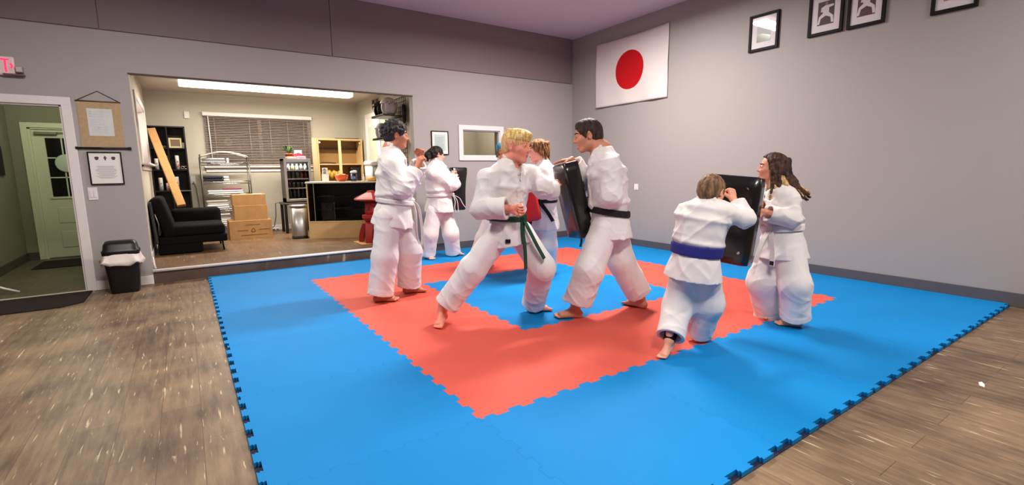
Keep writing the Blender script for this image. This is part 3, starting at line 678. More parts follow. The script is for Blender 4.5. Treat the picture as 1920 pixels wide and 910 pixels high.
# cardboard boxes
def carton(x0, x1, y0, y1, z0, z1, label, marks=False, open_top=False, tape=False):
    t = thing('cardboard_box', label, 'cardboard box', ((x0 + x1) / 2, (y0 + y1) / 2, z0), group='stack of cardboard boxes')
    bm = B(); th = .006
    if open_top:
        bx(bm, x0, x1, y0, y0 + th, z0, z1); bx(bm, x0, x1, y1 - th, y1, z0, z1); bx(bm, x0, x0 + th, y0, y1, z0, z1); bx(bm, x1 - th, x1, y0, y1, z0, z1); bx(bm, x0, x1, y0, y1, z0, z0 + th)
    else: bx(bm, x0, x1, y0, y1, z0, z1, .004)
    obj('body', bm, M_card, t)
    bm = B()
    if not open_top:
        bx(bm, x0 + .005, x1 - .005, (y0 + y1) / 2 - .002, (y0 + y1) / 2 + .002, z1, z1 + .001)
        bx(bm, x0 + .005, x0 + .4 * (x1 - x0) * 0 + .008, y0, y1, z1, z1 + .001); obj('seam', bm, M_card2, t)
    else:
        obx(bm, (x0 - .045, (y0 + y1) / 2, z1 - .03), (.05, 0, -.035), (0, (y1 - y0) / 2, 0), (.003, 0, .004)); obj('flap', bm, M_card2, t)
    if tape:
        bm = B(); bx(bm, x1 - .2, x1 - .05, y0 + .02, y0 + .15, z1 + .0005, z1 + .002); o = obj('shipping_label', bm, M_paper, t)
    if marks:
        bm = B(); zc = (z0 + z1) / 2 - .01; xc = (x0 + x1) / 2 + .03; y = y0 - .0012
        def bar(xa, xb, z, h=.009): bx(bm, xa, xb, y, y0, z - h / 2, z + h / 2)
        bar(xc - .12, xc + .12, zc + .095, .007); bar(xc - .25, xc - .08, zc); bar(xc + .09, xc + .27, zc + .004); bar(xc - .20, xc + .22, zc - .085, .008)
        for (xa, za), (xb, zb) in (((xc - .04, zc - .03), (xc, zc + .04)), ((xc, zc + .04), (xc + .04, zc - .03)), ((xc + .045, zc - .03), (xc - .045, zc - .03))):
            dd = Vector((xb - xa, 0, zb - za)); obx(bm, ((xa + xb) / 2, y0 - .0006, (za + zb) / 2), dd * .38, (0, .0006, 0), Vector((-dd.z, 0, dd.x)).normalized() * .006)
        obj('printing', bm, mat('carton_print', (92, 66, 44), .8), t)
carton(.425, 1.09, 8.555, 9.0, ZO, .484, 'widest cardboard box with printed marks, bottom of the stack', True)
carton(.522, 1.04, 8.57, 8.98, .485, .745, 'plain cardboard box in the middle of the stack')
carton(.508, 1.03, 8.575, 8.9, .746, .935, 'cardboard box with a shipping label, top of the stack', tape=True)
# wire rack with folded uniforms
rx0, rx1, ry0, ry1 = .12, .88, 9.2, 9.55
t = thing('wire_rack', 'chrome wire shelf rack with arched top under the blind', 'shelf rack', ((rx0 + rx1) / 2, 9.38, ZO))
for x in (rx0, rx1):
    for y in (ry0, ry1): bm = B(); cyl(bm, (x, y, ZO), (x, y, 1.64 if y == ry0 else 1.60), .011, n=8); obj('post', bm, mat('rack_post_dark', (92, 88, 84), .35, metal=.8), t)
for y in (ry0, ry1): bm = B(); tube(bm, [(rx0 + (rx1 - rx0) * k / 14, y, 1.60 + .09 * math.sin(PI * k / 14)) for k in range(15)], .010, 8); obj('arch', bm, mat('rack_arch', (196, 190, 182), .35, metal=.3), t)
for z in (1.485, 1.15, .92, .66, .36):
    bm = B()
    for y in (ry0, ry1):
        tube(bm, [(rx0, y, z + .015), (rx0 + .2, y, z), (rx1 - .2, y, z), (rx1, y, z + .015)], .008, 6); cyl(bm, (rx0, y, z - .03), (rx1, y, z - .03), .006, n=6)
    for k in range(15): cyl(bm, (rx0 + (rx1 - rx0) * k / 14, ry0, z), (rx0 + (rx1 - rx0) * k / 14, ry1, z), .004, n=6)
    for x in (rx0, rx1): cyl(bm, (x, ry0, z), (x, ry1, z), .007, n=6)
    obj('wire_shelf', bm, M_chrome, t)
def folded(x, y, z, w, d, h, m, label, cat='folded clothes', n=3, group=None, name='folded_uniform'):
    bm = B()
    for k in range(n):
        z0 = z + h * k / n; j = (rng.rand() - .5) * .02
        bx(bm, x - w / 2 + j, x + w / 2 + j, y - d / 2 + abs(j), y + d / 2, z0, z0 + h / n - .002, min(h / n * .42, .02), 2)
    for f in bm.faces: f.smooth = True
    return tag(obj(name, bm, m), label, cat, group)
M_gi0 = mat('folded_white_cloth', (222, 220, 216), .85); M_nv = mat('folded_navy_cloth', (24, 28, 44), .85); M_gb = mat('clear_grey_bag', (150, 152, 156), .25, spec=.6, bump=.6, bscale=30)
folded(.33, 9.375, 1.494, .36, .25, .085, M_gb, 'grey plastic packed clothes on the top shelf of the wire rack', n=2)
bm = B(); bx(bm, .53, .565, 9.26, 9.4, 1.494, 1.58, .01); tag(obj('paper_packet', bm, M_paper), 'white packet at the end of the grey plastic pack', 'packet')
folded(.30, 9.375, 1.158, .30, .25, .10, M_nv, 'dark navy folded clothes on the second shelf of the wire rack', n=2)
folded(.50, 9.36, 1.158, .09, .22, .10, M_gi0, 'white bundle beside the navy clothes on the second rack shelf', n=2)
folded(.47, 9.375, .93, .56, .25, .075, M_gi0, 'white folded uniforms on the third shelf of the wire rack', n=2)
folded(.58, 9.375, 1.006, .30, .24, .035, mat('pink_cloth', (206, 120, 150), .8), 'pink folded cloth on top of white uniforms on the rack', n=1)
folded(.33, 9.375, .67, .34, .25, .15, M_gi0, 'pile of white uniforms on the fourth shelf of the wire rack', n=4)
folded(.34, 9.375, .37, .34, .25, .2, M_gi0, 'tall pile of white uniforms low on the wire rack', n=6)
# stool with drinks fridge, step bin
t = thing('plant_stand', 'small black square table carrying the drinks fridge', 'table', (1.63, 9.15, ZO))
bm = B(); bx(bm, 1.36, 1.92, 8.9, 9.42, .70, .735, .006); obj('top', bm, mat('brown_black_top', (60, 46, 44), .4), t)
for x in (1.40, 1.87):
    for y in (8.95, 9.37):
        bm = B(); bx(bm, x - .025, x + .025, y - .025, y + .025, ZO, .70, .004); obj('leg', bm, M_blackwood, t)
fx0, fx1, fy0, fy1, fz0, fz1 = 1.43, 1.90, 8.93, 9.38, .737, 1.56
t = fridge_t = thing('drinks_fridge', 'steel framed glass door drinks fridge on the small black table', 'fridge', ((fx0 + fx1) / 2, 9.15, fz0))
M_fr = mat('fridge_dark', (34, 32, 32), .4)
bm = B(); w = .03
bx(bm, fx0, fx0 + w, fy0 + .05, fy1, fz0, fz1); bx(bm, fx1 - w, fx1, fy0 + .05, fy1, fz0, fz1); bx(bm, fx0, fx1, fy0 + .05, fy1, fz1 - w, fz1); bx(bm, fx0, fx1, fy0 + .05, fy1, fz0, fz0 + .08); bx(bm, fx0, fx1, fy1 - .03, fy1, fz0, fz1)
obj('cabinet', bm, M_fr, t)
bm = B(); w = .042
bx(bm, fx0, fx0 + w, fy0, fy0 + .045, fz0 + .02, fz1, .004); bx(bm, fx1 - w, fx1, fy0, fy0 + .045, fz0 + .02, fz1, .004); bx(bm, fx0 + w, fx1 - w, fy0, fy0 + .045, fz1 - .06, fz1, .004); bx(bm, fx0 + w, fx1 - w, fy0, fy0 + .045, fz0 + .02, fz0 + .07, .004)
d_ = obj('door_frame', bm, M_steel, t)
bm = B(); bx(bm, fx0 + w, fx1 - w, fy0 + .015, fy0 + .021, fz0 + .07, fz1 - .06); obj('glass', bm, M_glass, d_)
l = bpy.data.lights.new('fridge_fill_lamp', 'AREA'); l.shape = 'RECTANGLE'; l.size = .36; l.size_y = .05; l.energy = 3.; l.color = (1, .97, .92)  # unseen lamp added to brighten the drinks behind the glass
o = bpy.data.objects.new('fridge_fill_lamp', l); COL.objects.link(o); o.location = (0, -.16, fz1 - fz0 - .065); o.rotation_euler = (.35, 0, 0); o.parent = t
SHZ = (.85, 1.01, 1.185, 1.345)
for z in SHZ[1:]:
    bm = B(); bx(bm, fx0 + .03, fx1 - .03, fy0 + .06, fy1 - .03, z - .008, z); bx(bm, fx0 + .03, fx1 - .03, fy0 + .052, fy0 + .06, z - .012, z + .008); obj('shelf', bm, M_steel, t)
cols = [(206, 204, 196), (120, 40, 44), (176, 168, 150), (60, 110, 70), (190, 70, 80), (214, 208, 200)]
def drink(x, y, z, h, r, col, label, grp, neck=True):
    t = thing('drink_bottle', label, 'drink', (x, y, z), group=grp)
    bm = B(); lathe(bm, (x, y, z), [(r * .9, 0), (r, .01), (r, h * .66), (r * .45, h * .86), (r * .45, h * .93)] if neck else [(r * .85, 0), (r, .01), (r, h * .9), (r * .85, h * .93)], 14); obj('body', bm, mat('drink_%d_%d_%d' % col, col, .35), t)
    bm = B(); lathe(bm, (x, y, z + h * .93), [(r * (.5 if neck else .8), 0), (r * (.5 if neck else .8), h * .07), (.001, h * .07)], 12); obj('cap', bm, M_white if neck else M_steel, t)
GD = 'drinks in the fridge'
names = ['leftmost', 'second from left', 'third from left', 'fourth from left', 'rightmost']
for k in range(5):
    x = fx0 + .085 + k * .075
    drink(x, fy0 + .1, SHZ[3] + .001, .12, .029, [(214, 208, 200), (176, 150, 110), (206, 204, 196), (140, 130, 120), (196, 186, 170)][k], names[k] + ' bottle on the top shelf of the drinks fridge', GD)
    drink(x, fy0 + .1, SHZ[2] + .001, .125, .032, [(222, 218, 210), (196, 200, 176), (206, 204, 196), (190, 70, 80), (176, 80, 84)][k], names[k] + ' drink on the second shelf of the drinks fridge', GD, k > 2)
    drink(x, fy0 + .1, fz0 + .081, .17, .03, (150, 160, 160), names[k] + ' water bottle at the bottom of the drinks fridge', GD)
    drink(x, fy0 + .1, SHZ[1] + .001, .10, .032, (96, 98, 96), names[k] + ' can on the third shelf of the drinks fridge', GD, False)
t = thing('step_bin', 'tall brushed steel bin left of the display counter', 'bin', (1.47, 8.1, ZO))
bm = B(); rrect(bm, (1.47, 8.12, ZO), [(.125, .115, .03), (.128, .118, .05), (.138, .125, .55)], 3.); obj('body', bm, M_steel, t)
bm = B(); rrect(bm, (1.47, 8.12, ZO), [(.130, .12, 0), (.130, .12, .03)], 3.); obj('base', bm, M_black, t)
bm = B(); rrect(bm, (1.47, 8.12, ZO), [(.142, .13, .551), (.145, .132, .575), (.13, .115, .592)], 3.); obj('lid', bm, M_steel, t)
bm = B(); tube(bm, [(1.40, 9.44, .72), (1.31, 9.5, .71), (1.30, 9.5, .45), (1.27, 9.6, .25), (1.2, 9.7, .18), (1.1, 9.6, .165)], .007, 6)
obj('power_cord', bm, M_black, fridge_t)
t = thing('power_strip', 'white power strip on the floor left of the small black table', 'power strip', (1.2, 9.66, ZO))
bm = B(); bx(bm, 1.08, 1.38, 9.66, 9.72, ZO, ZO + .05, .008); obj('body', bm, M_white, t)
bm = B()
for k in range(4): bx(bm, 1.10 + k * .07, 1.14 + k * .07, 9.652, 9.66, ZO + .015, ZO + .035, .003)
obj('socket', bm, M_ink, t)
# things on top of the fridge
t = thing('spider_plant', 'green leafy plant in an orange pot on top of the fridge', 'plant', (1.575, 9.18, fz1))
bm = B(); lathe(bm, (1.575, 9.18, fz1), [(.05, 0), (.066, .085), (.072, .085), (.072, .105), (.06, .105), (.055, .08), (.001, .08)], 20); obj('pot', bm, mat('terracotta', (176, 76, 40), .7), t)
bm = B()
for k in range(46):
    a = rng.rand() * 2 * PI if k % 3 else PI + (rng.rand() - .5) * 1.6; L = .14 + rng.rand() * .2; p0 = Vector((1.575, 9.18, fz1 + .09)); dirv = Vector((math.cos(a), math.sin(a) * .6, 0)); h = .08 + rng.rand() * .09
    pts = [p0 + dirv * L * s + Vector((0, 0, h * 4 * s * (1 - s * .85) - .10 * s * s * s)) for s in [q / 7 for q in range(8)]]
    w0 = [bm.verts.new(p + Vector((-dirv.y, dirv.x, 0)).normalized() * .008 * (1 - (q / 7) ** 2) + Vector((0, 0, .001))) for q, p in enumerate(pts)]
    w1_ = [bm.verts.new(p - Vector((-dirv.y, dirv.x, 0)).normalized() * .008 * (1 - (q / 7) ** 2)) for q, p in enumerate(pts)]
    for q in range(7): bm.faces.new((w0[q], w0[q + 1], w1_[q + 1], w1_[q]))
obj('leaves', bm, mat('leaf_green', (74, 104, 52), .5), t)
def snack(x0, x1, y0, y1, z0, z1, c1, c2, label, tilt=0):
    t = thing('snack_box', label, 'box', ((x0 + x1) / 2, (y0 + y1) / 2, z0))
    bm = B(); bx(bm, x0, x1, y0, y1, z0, z1, .003); obj('body', bm, mat('snack_%d_%d_%d' % c1, c1, .5), t)
    bm = B(); h = z1 - z0; w = x1 - x0
    obx(bm, ((x0 + x1) / 2, y0 - .001, z0 + h * .45), Vector((.42 * w, 0, .12 * h)), (0, .001, 0), Vector((-.05, 0, .16 * h)))
    obj('printed_band', bm, mat('snack_%d_%d_%d' % c2, c2, .5), t)
snack(1.50, 1.66, 8.98, 9.08, fz1, fz1 + .05, (222, 110, 90), (240, 220, 200), 'flat red and white box in front of the plant pot')
snack(1.68, 1.83, 8.98, 9.08, fz1, fz1 + .05, (170, 186, 226), (224, 110, 130), 'flat pale blue and pink box on the fridge')
snack(1.655, 1.79, 9.10, 9.18, fz1 + .0, fz1 + .17, (214, 226, 240), (204, 44, 60), 'upright white box with red and blue print on the fridge')
# open hutch cabinet
cx0, cx1, cy0, cy1, cz0, cz1 = 2.14, 3.06, 9.4, 9.785, ZO, 1.985
t = thing('hutch_cabinet', 'tan open fronted cabinet on the office back wall', 'cabinet', ((cx0 + cx1) / 2, 9.6, ZO))
bm = B(); w = .035
bx(bm, cx0, cx0 + w, cy0, cy1, cz0, cz1, .003); bx(bm, cx1 - w, cx1, cy0, cy1, cz0, cz1, .003); bx(bm, cx0 + w, cx1 - w, cy0, cy1, cz1 - w, cz1, .003); bx(bm, cx0 + w, cx1 - w, cy0 + .02, cy1, cz0, cz0 + .8, .003)
obj('body', bm, M_maple, t)
bm = B(); bx(bm, cx0 + w, cx1 - w, cy1 - .01, cy1, cz0 + .8, cz1 - w); obj('back_panel', bm, mat('maple_shade', (170, 132, 80), .6), t)
for z in (1.475, 1.80):
    bm = B(); bx(bm, cx0 + w, cx1 - w, cy0 + (.01 if z < 1.6 else .25), cy1 - .01, z - .022, z); obj('shelf', bm, M_maple if z < 1.6 else M_blackwood, t)
bm = B(); bx(bm, 2.56, 2.615, cy0 - .01, cy0 + .02, 1.19, cz1 - w, .003); obj('centre_stile', bm, mat('pale_stile', (226, 200, 150), .5), t)
for x, r in ((cx0 + .055, .022), (cx1 - .055, .018)):
    bm = B(); ell(bm, (x, cy0 + .01, 1.90), (r, r, r)); obj('hinge_cap', bm, M_white, t)
bm = B(); bx(bm, cx0 - .10, cx0 - .002, cy0 - .02, cy0 + .0, cz0 + .9, cz1, .003); obj('side_panel', bm, mat('maple_pale', (186, 166, 130), .5), t)
bm = B(); bx(bm, 2.55, 3.02, 9.5, 9.72, cz1 + .001, cz1 + .02, .002); tag(obj('dark_folder', bm, mat('maroon_black', (46, 20, 22), .6)), 'thin dark board lying on top of the tan cabinet', 'board')
bm = B(); tube(bm, [(2.20, 9.5, 1.477), (2.25, 9.5, 1.50), (2.38, 9.52, 1.50), (2.52, 9.52, 1.485)], .014, 8); tag(obj('brush', bm, mat('dark_handle', (70, 52, 40), .5)), 'brush with a dark handle on the cabinet shelf', 'brush')
bm = B()
for k in range(7):
    a = .5 + k * .35; ell(bm, (2.32 + .05 * k + .01 * math.sin(k * 3), 9.5 + .02 * math.cos(k * 2), 1.18 + .05 + .05 * abs(math.sin(k * 1.7))), (.045, .05, .07))
tag(obj('gold_bags', bm, mat('gold_wrap', (196, 150, 60), .35, bump=.5, bscale=30), smooth=True), 'crumpled gold bags in the lower bay of the tan cabinet', 'bag')
bm = B(); bx(bm, 2.80, 3.0, 9.45, 9.6, .955 + .0, 1.40, .02, 2); tag(obj('dark_case', bm, M_blackwood), 'black case standing in the lower right bay of the cabinet', 'case')
# display counter, turned a little towards the camera
CA = math.atan2(-.48, .88)
t = thing('display_counter', 'maple framed glass display counter in the office', 'display case', (1.575, 7.86, ZO), CA)
CL, CD, CH = 1.45, .46, .985
bm = B()
bx(bm, 0, .022, 0, CD, 0, CH - .03, .002); bx(bm, CL - .022, CL, 0, CD, 0, CH - .03, .002); bx(bm, .022, CL - .022, 0, CD, 0, .285, .002); bx(bm, .022, CL - .022, -.006, CD, .285, .305, .002)
obj('body', bm, M_maple, t, local=True)
bm = B(); bx(bm, .022, CL - .022, CD - .015, CD, .305, CH - .03); o = obj('back_panel', bm, mat('black_back', (22, 22, 24), .3), t, local=True)
bm = B(); bx(bm, -.012, CL + .012, -.012, CD + .01, CH - .03, CH, .004); obj('top', bm, mat('counter_top', (206, 196, 178), .35), t, local=True)
for z in (.50, .72):
    bm = B(); bx(bm, .03, CL - .03, .05, CD - .02, z, z + .006); obj('glass_shelf', bm, M_glass, t, local=True)
    bm = B(); bx(bm, .03, CL - .03, .046, .05, z - .001, z + .007); obj('shelf_edge', bm, mat('glass_edge', (120, 128, 124), .2), t, local=True)
bm = B(); bx(bm, .022, CL - .022, .004, .009, .305, CH - .03); obj('glass_front', bm, M_glass, t, local=True)
bm = B(); bx(bm, .115, .127, .0, .012, .305, CH - .03, .001); obj('front_rail', bm, M_steel, t, local=True)
CM = Matrix.Translation((1.575, 7.86, ZO)) @ Matrix.Rotation(CA, 4, 'Z')
def on_counter(x, y, z): return CM @ Vector((x, y, z))
def crot(bm):
    bmesh.ops.transform(bm, matrix=CM, verts=bm.verts); return bm
bm = B(); bx(bm, .24, .43, .02, .035, .308, .60, .003)
t = thing('portrait_photo', 'black and white portrait propped inside the display counter', 'framed picture', on_counter(.335, .03, .308), CA)
bm = B(); bx(bm, -.105, .105, -.01, .006, 0, .315, .003); obj('frame', bm, M_black, t, local=True)
bm = B(); bx(bm, -.07, .07, -.0115, -.0095, .13, .285); p = obj('photograph', bm, mat('photo_pale_grey', (186, 186, 186), .4), t, local=True)
bm = B(); ell(bm, (.0, -.012, .225), (.034, .002, .045)); ell(bm, (0, -.0125, .25), (.03, .002, .02)); obj('face', bm, mat('photo_mid_grey', (128, 126, 124), .4), p, local=True)
bm = B(); prism(bm, [(-.068, .132), (.068, .132), (.06, .165), (.02, .185), (0, .175), (-.02, .185), (-.06, .165)], lambda a, b: (a, -.0135, b), lambda a, b: (a, -.0115, b)); ell(bm, (0, -.0126, .262), (.032, .002, .017)); ell(bm, (0, -.0135, .212), (.018, .002, .006)); obj('suit', bm, mat('photo_black', (22, 22, 24), .4), p, local=True)
bm = B(); bx(bm, .11, .114, -.012, .01, 0, .318); obj('edge', bm, M_steel, t, local=True)
bm = B(); bx(bm, -.05, .05, -.0115, -.0095, .055, .062); obj('caption', bm, M_ink, t, local=True)
for x0, w, z, lab in ((.17, .22, .727, 'pale papers on the upper glass shelf at the left of the counter'), (1.0, .28, .727, 'pale papers on the upper glass shelf at the right of the counter'), (.42, .32, .507, 'pale papers on the lower glass shelf of the counter'), (.75, .45, .306, 'pale sheet lying on the floor of the display counter')):
    bm = B()
    for k in range(3): bx(bm, x0 + w * k / 3, x0 + w * (k + .9) / 3, .08 + .03 * rng.rand(), .3, z, z + .008 + .012 * rng.rand(), .003)
    tag(obj('paper_pile', crot(bm), M_paper), lab, 'papers')
ct = ZO + CH
# on the counter
pc = on_counter(.28, .2, CH)
t = thing('letter_tower', 'white painted tower with letter and number stickers on the counter', 'ornament', pc, CA)
bm = B(); bx(bm, -.05, .05, -.04, .04, 0, .13, .004); bx(bm, -.043, .043, -.035, .035, .131, .175, .004); bx(bm, -.04, .04, -.03, .03, .176, .235, .004); obj('body', bm, M_paper, t, local=True)
bm = B()
def st(a, b, w=.006): dd = Vector((b[0] - a[0], 0, b[1] - a[1])); obx(bm, ((a[0] + b[0]) / 2, -.0365, (a[1] + b[1]) / 2), dd / 2, (0, .001 + .0005, 0), Vector((-dd.z, 0, dd.x)).normalized() * w / 2)
for q in (((-.02, .185), (0, .228)), ((0, .228), (.02, .185)), ((-.012, .2), (.012, .2))): st(*q)
for q in (((-.015, .137), (.015, .137)), ((-.015, .153), (.015, .153)), ((-.015, .169), (.015, .169)), ((-.015, .137), (-.015, .169)), ((.015, .137), (.015, .169))): st(*q)
for v in bm.verts:
    if v.co.z > .177: v.co.y += .005
obj('sticker', bm, M_inkd, t, local=True)
pc = on_counter(.56, .18, CH)
t = thing('orange_bowl', 'orange bowl filled with small packets on the counter', 'bowl', pc)
bm = B(); lathe(bm, pc, [(.055, 0), (.09, .03), (.108, .08), (.113, .115), (.105, .115), (.1, .08), (.06, .02), (.001, .015)], 28); obj('bowl', bm, mat('orange_plastic', (222, 96, 40), .4), t)
bm = B(); pp = pc
for k in range(12):
    a = k * 2.4; r = .075 * math.sqrt(k / 12); ell(bm, pp + Vector((r * math.cos(a), r * math.sin(a), .10 + .02 * rng.rand())), (.03, .02, .016), Matrix.Rotation(a, 3, 'Z'))
o = obj('packets', bm, mat('peach_packets', (226, 150, 112), .5), t); o['label'] = 'peach coloured packets'
pc = on_counter(.77, .17, CH)
t = thing('blue_mug', 'dark blue lettered mug holding white cloth on the counter', 'mug', pc, CA)
bm = B(); lathe(bm, (0, 0, 0), [(.05, 0), (.056, .01), (.056, .13), (.05, .13), (.05, .02), (.001, .02)], 28); obj('cup', bm, mat('navy_ceramic', (26, 34, 70), .35), t, local=True)
bm = B(); yy = -.0575
for (a, b) in (((-.035, .04), (-.035, .085)), ((-.035, .085), (-.018, .04)), ((-.018, .04), (-.018, .085)), ((-.008, .04), (-.008, .085)), ((-.008, .085), (.008, .085)), ((-.008, .0625), (.006, .0625)), ((-.008, .04), (.008, .04)), ((.017, .04), (.017, .085)), ((.017, .085), (.027, .055)), ((.027, .055), (.037, .085)), ((.037, .085), (.037, .04))):
    dd = Vector((b[0] - a[0], 0, b[1] - a[1])); mx_ = (a[0] + b[0]) / 2; obx(bm, (mx_, -math.sqrt(max(.0575 ** 2 - mx_ ** 2, 1e-6)), (a[1] + b[1]) / 2), dd / 2, (0, .0015, 0), Vector((-dd.z, 0, dd.x)).normalized() * .003)
obj('lettering', bm, mat('pale_blue_ink', (150, 170, 206), .5), t, local=True)
bm = B(); ell(bm, pc + Vector((0, 0, .155)), (.058, .05, .03)); ell(bm, pc + Vector((.025, 0, .168)), (.04, .03, .022)); tag(obj('white_cloth', bm, M_paper, smooth=True), 'white crumpled cloth stuffed in the dark blue mug', 'cloth')
pc = on_counter(.95, .14, CH)
t = thing('small_bottle', 'small white bottle beside the yellow roll on the counter', 'bottle', pc)
bm = B(); lathe(bm, pc, [(.018, 0), (.018, .075), (.008, .085), (.008, .1)], 14); obj('body', bm, M_can, t)
bm = B(); lathe(bm, pc + Vector((0, 0, .1)), [(.010, 0), (.010, .018), (.001, .018)], 12); obj('cap', bm, M_white, t)
pc = on_counter(1.10, .14, CH)
t = thing('tape_roll', 'yellow roll lying on the counter', 'roll', pc, CA)
bm = B(); cyl(bm, (-.09, 0, .036), (.09, 0, .036), .036, n=24); obj('roll', bm, mat('yellow_roll', (214, 158, 70), .5), t, local=True)
bm = B(); cyl(bm, (-.095, 0, .036), (-.088, 0, .036), .02, n=20); cyl(bm, (.088, 0, .036), (.11, 0, .036), .015, n=20); obj('core', bm, mat('pale_core', (228, 206, 150), .5), t, local=True)
pc = on_counter(.43, .12, CH); bm = B(); bx(bm, pc.x - .05, pc.x + .05, pc.y - .03, pc.y + .03, pc.z, pc.z + .006, .002); tag(obj('note_slip', bm, M_paper), 'small paper slip in front of the letter tower', 'paper')
pc = on_counter(1.27, .2, CH); bm = B(); bx(bm, -.13, .13, -.1, .1, .0, .012, .003); bmesh.ops.transform(bm, matrix=Matrix.Translation(pc) @ Matrix.Rotation(CA, 4, 'Z'), verts=bm.verts); tag(obj('clipboard', bm, mat('dark_clipboard', (58, 50, 48), .5)), 'dark clipboard lying at the right end of the counter', 'clipboard')
# storage bin behind the counter's right end
t = thing('storage_bin', 'white lidded plastic storage bin behind the counter', 'storage bin', (2.86, 8.02, ZO))
bm = B(); rrect(bm, (2.87, 8.05, ZO), [(.155, .2, .90), (.165, .21, 1.27)], 6.); obj('body', bm, mat('clear_bin', (206, 206, 206), .35), t)
bm = B(); rrect(bm, (2.87, 8.05, ZO), [(.18, .225, 1.27), (.18, .225, 1.31), (.17, .215, 1.335), (.16, .2, 1.345)], 6.); obj('lid', bm, M_white, t)
bm = B(); tube(bm, [(2.76, 7.83, ZO + 1.0), (2.75, 7.825, ZO + 1.22), (2.80, 7.82, ZO + 1.25), (2.97, 7.82, ZO + 1.25)], .005, 6); obj('handle', bm, M_blackm, t)
bm = B(); bx(bm, 2.66, 3.06, 7.84, 8.26, ZO, ZO + .90, .01); tag(obj('bin_cabinet', bm, M_maple), 'plain tan cabinet under the white storage bin', 'cabinet')
# stone lantern
LC = Vector((2.335, 6.75, ZO))
t = thing('stone_lantern', 'red lantern with a curved roof and splayed legs on the office edge', 'lantern', LC)
M_lr = M_red
bm = B(); lathe(bm, LC, [(.02, .845), (.06, .84), (.08, .815), (.15, .785), (.24, .745), (.295, .715), (.30, .70), (.28, .695), (.12, .67), (.10, .66)], 6, a0=.3)
for f in bm.faces: f.smooth = False
obj('roof', bm, M_lr, t)
bm = B(); lathe(bm, LC, [(.10, .66), (.115, .64), (.125, .50), (.11, .46)], 6, a0=.3); 
for f in bm.faces: f.smooth = False
fb = obj('fire_box', bm, M_lr, t)
bm = B()
for k in range(6):
    a = .3 + PI / 6 + k * PI / 3
    for z in (.54, .575): ell(bm, LC + Vector((math.cos(a) * .105, math.sin(a) * .105, z)), (.012, .012, .012))
obj('opening', bm, M_inkd, fb)
bm = B(); lathe(bm, LC, [(.10, .46), (.17, .45), (.175, .41), (.15, .37), (.11, .34), (.13, .32), (.14, .30)], 6, a0=.3)
for f in bm.faces: f.smooth = False
obj('platform', bm, M_lr, t)
for k in range(4):
    a = PI / 4 + k * PI / 2 + .15; dv = Vector((math.cos(a), math.sin(a), 0)); tv = Vector((-dv.y, dv.x, 0))
    bm = B(); rings = []
    for s in range(9):
        u = s / 8; r = .10 + .07 * math.sin(u * PI * .55) + .02 * u; z = .315 - .30 * u; w = .062 - .012 * u; th = .045 - .012 * u
        c = LC + dv * r + Vector((0, 0, z)); rings.append([bm.verts.new(c + tv * w * x + dv * th * y) for x, y in ((-1, -1), (1, -1), (1, 1), (-1, 1))])
    for a_, b_ in zip(rings, rings[1:]):
        for q in range(4): bm.faces.new((a_[q], a_[(q + 1) % 4], b_[(q + 1) % 4], b_[q]))
    bm.faces.new(rings[0][::-1]); bm.faces.new(rings[-1]); obj('leg', bm, M_lr, t)
bm = B(); bx(bm, LC.x - .26, LC.x + .24, LC.y - .22, LC.y + .22, ZO, ZO + .014, .004); tag(obj('lantern_board', bm, M_card), 'flat cardboard sheet under the red lantern', 'board')
# office right wall: door, vent, grid rack with gear
bm = B()
oy0, oy1, oz1 = 8.42, 9.12, 2.38
for y in (oy0 - .085, oy1): bx(bm, OX1 - .02, OX1, y, y + .085, ZO, oz1 + .085, .003)
bx(bm, OX1 - .02, OX1, oy0, oy1, oz1, oz1 + .085, .003)
bx(bm, OX1 - .012, OX1, oy0, oy1, ZO + .01, oz1)
d2 = struct('door_2', bm, M_white, 'white door on the right wall of the office')
bm = B()
for a, b, c, d in ((oy0 + .1, oy1 - .1, 1.45, 2.2), (oy0 + .1, oy1 - .1, .35, 1.25)): bx(bm, OX1 - .017, OX1 - .012, a, b, c, d, .004)
struct('door_panel', bm, mat('door_panel_cream', (206, 198, 176), .5), parent=d2)
t = thing('wall_vent', 'small dark slotted air vent high on the office right wall', 'vent', (OX1, 8.53, 2.6))
bm = B(); bx(bm, OX1 - .01, OX1, 8.33, 8.75, 2.52, 2.72, .003); obj('plate', bm, mat('vent_tan', (160, 148, 130), .5), t)
bm = B()
for y in (8.36, 8.56):
    for k in range(5): bx(bm, OX1 - .013, OX1 - .009, y + k * .032, y + k * .032 + .022, 2.545, 2.695)
obj('slot', bm, M_black, t)
gx = OX1 - .03
t = thing('grid_rack', 'black wire grid on the office right wall holding sparring gear', 'gear rack', (gx, 7.3, 1.25))
bm = B()
gy0, gy1, gz0_, gz1_ = 6.95, 7.66, 1.22, 2.56
for k in range(10): y = gy0 + (gy1 - gy0) * k / 9; cyl(bm, (gx, y, gz0_), (gx, y, gz1_), .0045, n=6)
for k in range(18): z = gz0_ + (gz1_ - gz0_) * k / 17; cyl(bm, (gx + .005, gy0, z), (gx + .005, gy1, z), .0045, n=6)
obj('wire_grid', bm, M_blackm, t)
for z in (2.225, 1.845):
    bm = B(); bx(bm, OX1 - .40, OX1 - .035, 7.0, 7.62, z, z + .014, .003); bx(bm, OX1 - .40, OX1 - .39, 7.0, 7.62, z, z + .035); obj('gear_shelf', bm, M_blackm, t)
